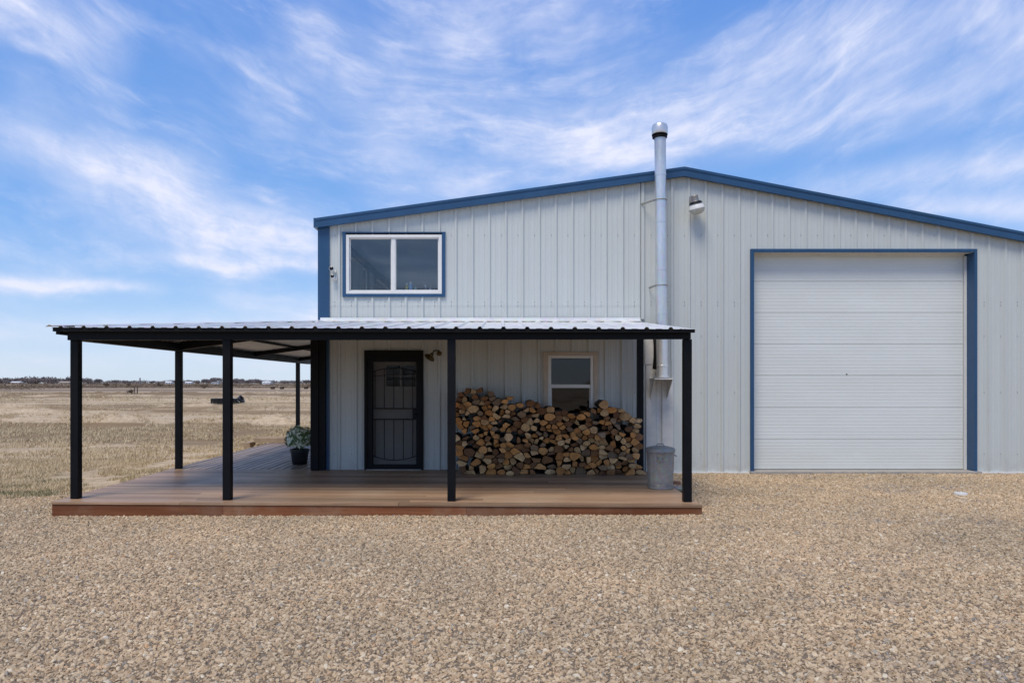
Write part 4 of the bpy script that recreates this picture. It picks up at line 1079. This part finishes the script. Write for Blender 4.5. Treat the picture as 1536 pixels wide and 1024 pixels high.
for i, px in enumerate((201.5, 206.2)):
    x, y = wx(px, 93), 93.0; z = gz(x, y); b = MB()
    b.tube([(0, 0, -.2), (.02*(-1)**i, 0, .7), (.05*(-1)**i, 0, 1.0)], [.075, .07, .06], 8); b.tube([(-.09, 0, .85), (.09, 0, .87)], .02, 6)
    o = b.build('fence_post', M['post_wood'], None); o.location = (x, y, z)
    tag(o, ('left of two leaning wooden fence posts in the field', 'right of two leaning wooden fence posts in the field')[i], 'fence post', 'pair of fence posts')
def twig_ball(b, c, rx, ry, rz, n, size, seed):
    q = random.Random(seed)
    lobes = [(q.uniform(-.55, .55), q.uniform(-.5, .5), q.uniform(-.2, .5), q.uniform(.35, .65)) for _ in range(6)]
    for _ in range(n):
        lx, ly, lz, lr_ = q.choice(lobes)
        d = Vector((q.gauss(0, 1), q.gauss(0, 1), q.gauss(0, 1))).normalized()*lr_*q.random()**.4
        p = Vector(c)+Vector(((lx+d.x)*rx, (ly+d.y)*ry, max(-.95, lz+d.z)*rz))
        a = Vector((q.gauss(0, 1), q.gauss(0, 1), q.gauss(0, 1.3))).normalized()*size*q.uniform(.5, 1.4); e = a.orthogonal().normalized()*size*.22
        b.add([p-e, p+e, p+a], [(0, 1, 2)])
def bush(name, px, D, w, h, lab, cat, seed, mat='brush', n=500):
    x, y = wx(px, D), D; z = gz(x, y); t = thing(name, lab, cat, (x, y, z))
    P('twigs', M[mat], t, lambda b: twig_ball(b, (x, y, z+h*.5), w, w*.7, h*.62, n, h*.22, seed), recalc=False)
    P('stem', M['trunk'], t, lambda b: [b.tube([(x, y, z-.05), (x+w*.4*math.cos(a), y+w*.3*math.sin(a), z+h*.6)], [h*.05, h*.02], 5) for a in (0, 1.3, 2.6, 4, 5.2)])
bush('dry_bush', 195.5, 94, .45, .55, 'low dry bush beside the two leaning fence posts', 'bush', 5)
bush('brush_pile', 306, 210, 1.6, 1.3, 'dark heap of brush far out in the field', 'brush pile', 6)
bush('field_bush', 241, 300, 1.5, 1.6, 'dark round shrub far off to the right of the fence posts', 'bush', 8)
bush('field_bush', 160, 330, 1.7, 1.7, 'dark shrub far off just right of the first porch post', 'bush', 9)
bush('field_bush', 193, 320, 1.4, 1.5, 'dark shrub far off behind the two leaning fence posts', 'bush', 10)
for i, (px, lab) in enumerate(((409, 'dark round hay bale leftmost of three far off near the last porch post'), (423, 'dark round hay bale in the middle of three far off near the last porch post'), (459, 'dark round hay bale rightmost of three beside the corner post'))):
    D = 195; x, y = wx(px, D), D; z = gz(x, y)
    b = MB(); b.lathe([(0, -.5), (.34, -.5), (.40, -.44), (.41, 0), (.40, .44), (.34, .5), (0, .5)], (0, 0, .38), 18, Matrix.Rotation(R(90), 3, 'Y'))
    o = b.build('hay_bale', M['hay'], None, smooth=True); o.location = (x, y, z); o.rotation_euler[2] = rnd.uniform(-.5, .5); tag(o, lab, 'hay bale', 'hay bales far out in the field')

# distant houses, silo, trees
def far_house(px, D, w, h, dpt, wallm, roofm, lab, name='distant_house'):
    x, y = wx(px, D), D; z = gz(x, y); t = thing(name, lab, 'house', (x, y, z), 'houses on the horizon')
    P('walls', M[wallm], t, lambda b: b.box(x-w/2, x+w/2, y, y+dpt, z-.6, z+h*.62))
    P('roof', M[roofm], t, lambda b: b.prismx([(y-.4, z+h*.62), (y+dpt+.4, z+h*.62), (y+dpt/2, z+h)], x-w/2-.4, x+w/2+.4))
    P('window', M['room_dark'], t, lambda b: [b.box(x+w*k-.4, x+w*k+.4, y-.05, y-.002, z+h*.25, z+h*.45) for k in (-.25, .25)])
far_house(282, 830, 7, 3.2, 7, 'farwhite', 'farwhite', 'white low house on the horizon between the second and third porch posts, leftmost there')
far_house(322, 830, 8, 3.0, 7, 'farwhite', 'farroof', 'white house with grey roof on the horizon just left of the third porch post')
far_house(399, 830, 9, 3.2, 7, 'farwhite', 'farwhite', 'long white house on the horizon left of the grey tower')
far_house(252, 800, 6, 3.4, 6, 'farwhite', 'farwhite', 'white house on the horizon beside the second porch post')
far_house(96, 700, 9, 2.8, 7, 'fartan', 'fartan', 'tan low house on the horizon left of the first porch post')
far_house(22, 700, 8, 2.6, 7, 'fartan', 'farwhite', 'tan house with white roof at the far left of the horizon')
def tower(px, D, r, h, lab, name, cat):
    x, y = wx(px, D), D; z = gz(x, y); t = thing(name, lab, cat, (x, y, z))
    P('drum', M['farroof'], t, lambda b: b.lathe([(r, z-.5), (r, z+h*.86)], (x, y, 0), 18), smooth=True)
    P('roof', M['farroof'], t, lambda b: b.lathe([(r*1.06, z+h*.862), (r*.3, z+h*.97), (0, z+h)], (x, y, 0), 18))
tower(210, 620, .55, 6.2, 'thin grey tower standing on the horizon above the fence posts', 'grain_tower', 'tower')
tower(409.5, 620, 1.3, 4.0, 'squat grey silo on the horizon left of the last porch post', 'silo', 'silo')
trees = [(284, 640, 7, 3.4), (297, 640, 6, 3.0), (310, 640, 9, 4.4), (325, 640, 11, 5.2), (356, 640, 11, 4.6), (371, 650, 9, 3.4), (382, 650, 12, 4.2), (391, 650, 8, 3.4), (427, 650, 9, 3.0), (441, 650, 8, 3.0), (459, 650, 9, 3.4), (228, 640, 7, 2.6), (188, 640, 9, 3.0), (174, 640, 8, 3.2), (150, 640, 9, 3.6), (262, 640, 8, 3.2)]
where = {284: 'above the leftmost white house', 297: 'right of the leftmost white house', 310: 'left of the third porch post, second from it', 325: 'close left of the third porch post, the tallest there',
         356: 'close right of the third porch post', 371: 'between two wider trees right of the third porch post', 382: 'widest of those right of the third porch post', 391: 'left of the grey silo',
         427: 'right of the grey silo', 441: 'just left of the last porch post', 459: 'between the last porch post and the corner post', 228: 'right of the thin grey tower', 188: 'left of the thin grey tower', 174: 'between first and second porch posts',
         150: 'nearest right of the first porch post', 262: 'behind the second porch post'}
for i, (px, D, w, h) in enumerate(trees):
    D, w, h = D+210, w*1.45, h*1.5
    x, y = wx(px, D), D; z = gz(x, y)-.3
    t = thing('bare_tree', 'grey leafless tree on the horizon ' + where[px], 'tree', (x, y, z), 'bare trees on the horizon')
    P('crown', M['twigs'], t, lambda b: twig_ball(b, (x, y, z+h*.62), w*.52, w*.45, h*.46, 900, h*.20, 100+i), recalc=False)
    P('trunk', M['trunk'], t, lambda b: (b.tube([(x, y, z-.4), (x+.1, y, z+h*.35), (x, y, z+h*.7)], [.28, .2, .07], 7), b.tube([(x, y, z+h*.3), (x+w*.2, y, z+h*.75)], [.14, .04], 5), b.tube([(x, y, z+h*.3), (x-w*.22, y, z+h*.72)], [.14, .04], 5)))
def woods(b):
    q = random.Random(77)
    for k in range(250):
        px = q.uniform(-160, 520); D = q.uniform(960, 1060); x = wx(px, D); z = gz(x, D)-.5
        dense = 1.0 if px < 132 else .50
        h = (7.2+2.6*vnoise(px*.02, 1.0, 5)+q.uniform(0, 2.0))*dense if px < 132 else (4.2+q.uniform(0, 2.0))
        twig_ball(b, (x, D, z+h*.42), q.uniform(8, 14), 6, h*.6, 130 if px < 132 else 90, h*.26, k)
wd = P('distant_woodland', M['twigs_far'], None, woods, recalc=False); tag(wd, 'brown grey belt of leafless woodland along the horizon', kind='stuff')

# ------------------------------------------------------------------ sky, sun, camera
SUN_EL, SUN_AZ = R(60), R(205)      # azimuth clockwise from +Y: behind the camera, to its left
w = bpy.data.worlds.new('World'); S.world = w; w.use_nodes = True
t = NT(w.node_tree); bg = t.n['Background']
sky = t.node('ShaderNodeTexSky', sky_type='NISHITA'); sky.sun_disc = False; sky.sun_elevation = SUN_EL; sky.sun_rotation = SUN_AZ
sky.altitude = 900; sky.air_density = 1.0; sky.dust_density = .6; sky.ozone_density = 2.0
d = t.node('ShaderNodeTexCoord').outputs['Generated']
sx = t.node('ShaderNodeSeparateXYZ', {0: d}); dx, dy, dz = sx.outputs
az = t.math('ARCTAN2', dx, dy); el = t.math('ARCSINE', dz)
def azel(px, py):
    u, v = (px-CX)/F, (CY-py)/F; return math.atan(u), math.atan(v*math.cos(math.atan(u)))
# streak coordinates: clouds fan out from low ahead of the viewer
fan = t.math('SQRT', t.math('ADD', t.math('MULTIPLY', az, az), .10))
v1 = t.math('SUBTRACT', el, t.math('MULTIPLY', fan, t.math('MULTIPLY', el, .75)))
sc = t.node('ShaderNodeCombineXYZ', {0: az, 1: v1, 2: 0.0}).outputs[0]
wv = t.node('ShaderNodeTexNoise', {'Vector': t.mapv(sc, (5, 9, 1)), 'Scale': 1.0, 'Detail': 3}).outputs['Color']
scw = t.node('ShaderNodeVectorMath', {0: sc, 1: t.node('ShaderNodeVectorMath', {0: t.node('ShaderNodeVectorMath', {0: wv, 1: (.5, .5, .5)}, operation='SUBTRACT').outputs[0], 1: (.10, .05, 0)}, operation='MULTIPLY').outputs[0]}, operation='ADD').outputs[0]
n_big = t.noise(t.mapv(scw, (3.2, 11, 1), loc=(1.3, .4, 0)), 1, 5, .55)
n_str = t.noise(t.mapv(scw, (9, 55, 1), loc=(4, 2, 0)), 1, 7, .62)
n_rip = t.noise(t.mapv(sc, (26, 40, 1), rot=(0, 0, .5)), 1, 5, .6, .5)
n_fin = t.noise(t.mapv(scw, (40, 110, 1)), 1, 5, .65)
jit = t.math('MULTIPLY', t.math('SUBTRACT', n_big, .5), .07)
bands = [((-60, -30), (200, 80), 36, .55), ((-30, 200), (330, 275), 32, .72), ((90, 285), (520, 376), 38, .72), ((300, 330), (480, 352), 24, .30), ((225, 383), (540, 404), 10, .8), ((-80, 416), (235, 437), 10, 1.0),
         ((320, 442), (560, 470), 15, .40), ((-60, 500), (560, 482), 16, .5), ((-60, 545), (600, 540), 16, .25), ((400, 40), (640, 220), 75, .34), ((560, 120), (760, 70), 60, .26), ((540, 255), (760, 280), 42, .42),
         ((640, 20), (900, 10), 60, .30), ((760, 235), (1480, -10), 48, .66), ((840, 258), (1110, 185), 24, .50), ((1060, 225), (1580, 100), 30, .38), ((1180, 300), (1600, 225), 24, .46), ((1330, 318), (1640, 300), 17, .55), ((1430, 20), (1600, 40), 40, .40),
         ((0, 120), (200, 170), 26, .22)]
cov = None
for (p0, p1, wd_, amp) in bands:
    a0, e0 = azel(*p0); a1, e1 = azel(*p1); ln = math.hypot(a1-a0, e1-e0); ux, uz = (a1-a0)/ln, (e1-e0)/ln
    rx = t.math('SUBTRACT', az, (a0+a1)/2); rz = t.math('SUBTRACT', t.math('ADD', el, jit), (e0+e1)/2)
    al = t.math('ABSOLUTE', t.math('MULTIPLY_ADD', rx, ux, t.math('MULTIPLY', rz, uz)))
    pp = t.math('DIVIDE', t.math('MULTIPLY_ADD', rx, -uz, t.math('MULTIPLY', rz, ux)), wd_/F)
    g = t.math('EXPONENT', t.math('MULTIPLY', t.math('MULTIPLY', pp, pp), -1.0))
    e = t.math('SUBTRACT', 1.0, t.smooth(al, ln*.28, ln*.62))
    q = t.math('MULTIPLY', t.math('MULTIPLY', g, e), amp)
    cov = q if cov is None else t.math('ADD', cov, q)
n_mid = t.noise(t.mapv(scw, (6, 30, 1), loc=(7, 5, 0)), 1, 6, .6)
amb = t.math('ADD', t.math('MULTIPLY', t.smooth(n_big, .42, .75), .45), t.math('MULTIPLY', t.smooth(n_mid, .47, .72), .36))
dens = t.math('ADD', t.math('MULTIPLY', cov, .95), amb)
tex = t.math('ADD', t.math('MULTIPLY', n_str, .95), t.math('MULTIPLY', n_rip, .45))
tex = t.math('ADD', tex, t.math('MULTIPLY', n_fin, .22))
cl = t.math('MULTIPLY', dens, t.math('MULTIPLY_ADD', t.smooth(tex, .35, 1.25), .85, .18))
cl = t.math('MULTIPLY', cl, 1.2)
hz = t.math('MULTIPLY', t.math('SUBTRACT', 1.0, t.smooth(el, 0.0, .13)), .28)
cl = t.math('MINIMUM', t.math('ADD', cl, hz), .96)
hsv = t.node('ShaderNodeHueSaturation', {'Saturation': 1.0, 'Value': 1.0, 'Color': sky.outputs[0]}).outputs[0]
grad = t.ramp(t.math('MULTIPLY', el, 1/1.5708), [(0, (3.2, 4.3, 5.7)), (.045, (2.3, 3.7, 5.9)), (.12, (1.3, 2.85, 5.9)), (.30, (.85, 2.15, 5.6)), (1, (.7, 1.7, 4.4))])
blue = t.mix(.75, hsv, grad)
cloudc = t.mix(t.smooth(el, .0, .12), (4.6, 5.1, 6.0), (5.4, 5.6, 6.7))
colr = t.mix(cl, blue, cloudc)
t.set(bg.inputs[0], colr); bg.inputs[1].default_value = .108
sun = bpy.data.lights.new('sun', 'SUN'); sun.energy = 1.9; sun.angle = R(24); sun.color = (1, .91, .77)
so = bpy.data.objects.new('sun', sun); COL.objects.link(so)
dirv = Vector((math.sin(SUN_AZ)*math.cos(SUN_EL), math.cos(SUN_AZ)*math.cos(SUN_EL), math.sin(SUN_EL)))
so.rotation_euler = dirv.to_track_quat('Z', 'Y').to_euler(); so.location = (-10, -15, 25)

cam = bpy.data.cameras.new('camera'); co = bpy.data.objects.new('camera', cam); COL.objects.link(co)
co.location = (0, 0, HC); co.rotation_euler = (R(90), 0, 0)
cam.sensor_width = 36; cam.lens = F/1536*36
cam.shift_x = (768-CX)/1536; cam.shift_y = (CY-512)/1536
cam.clip_start = .05; cam.clip_end = 12000
S.camera = co
S.view_settings.view_transform = 'Standard'; S.view_settings.look = 'None'; S.view_settings.gamma = 1; S.view_settings.exposure = 0.52
S.cycles.max_bounces = 8; S.cycles.transparent_max_bounces = 12
S.cycles.use_denoising = True
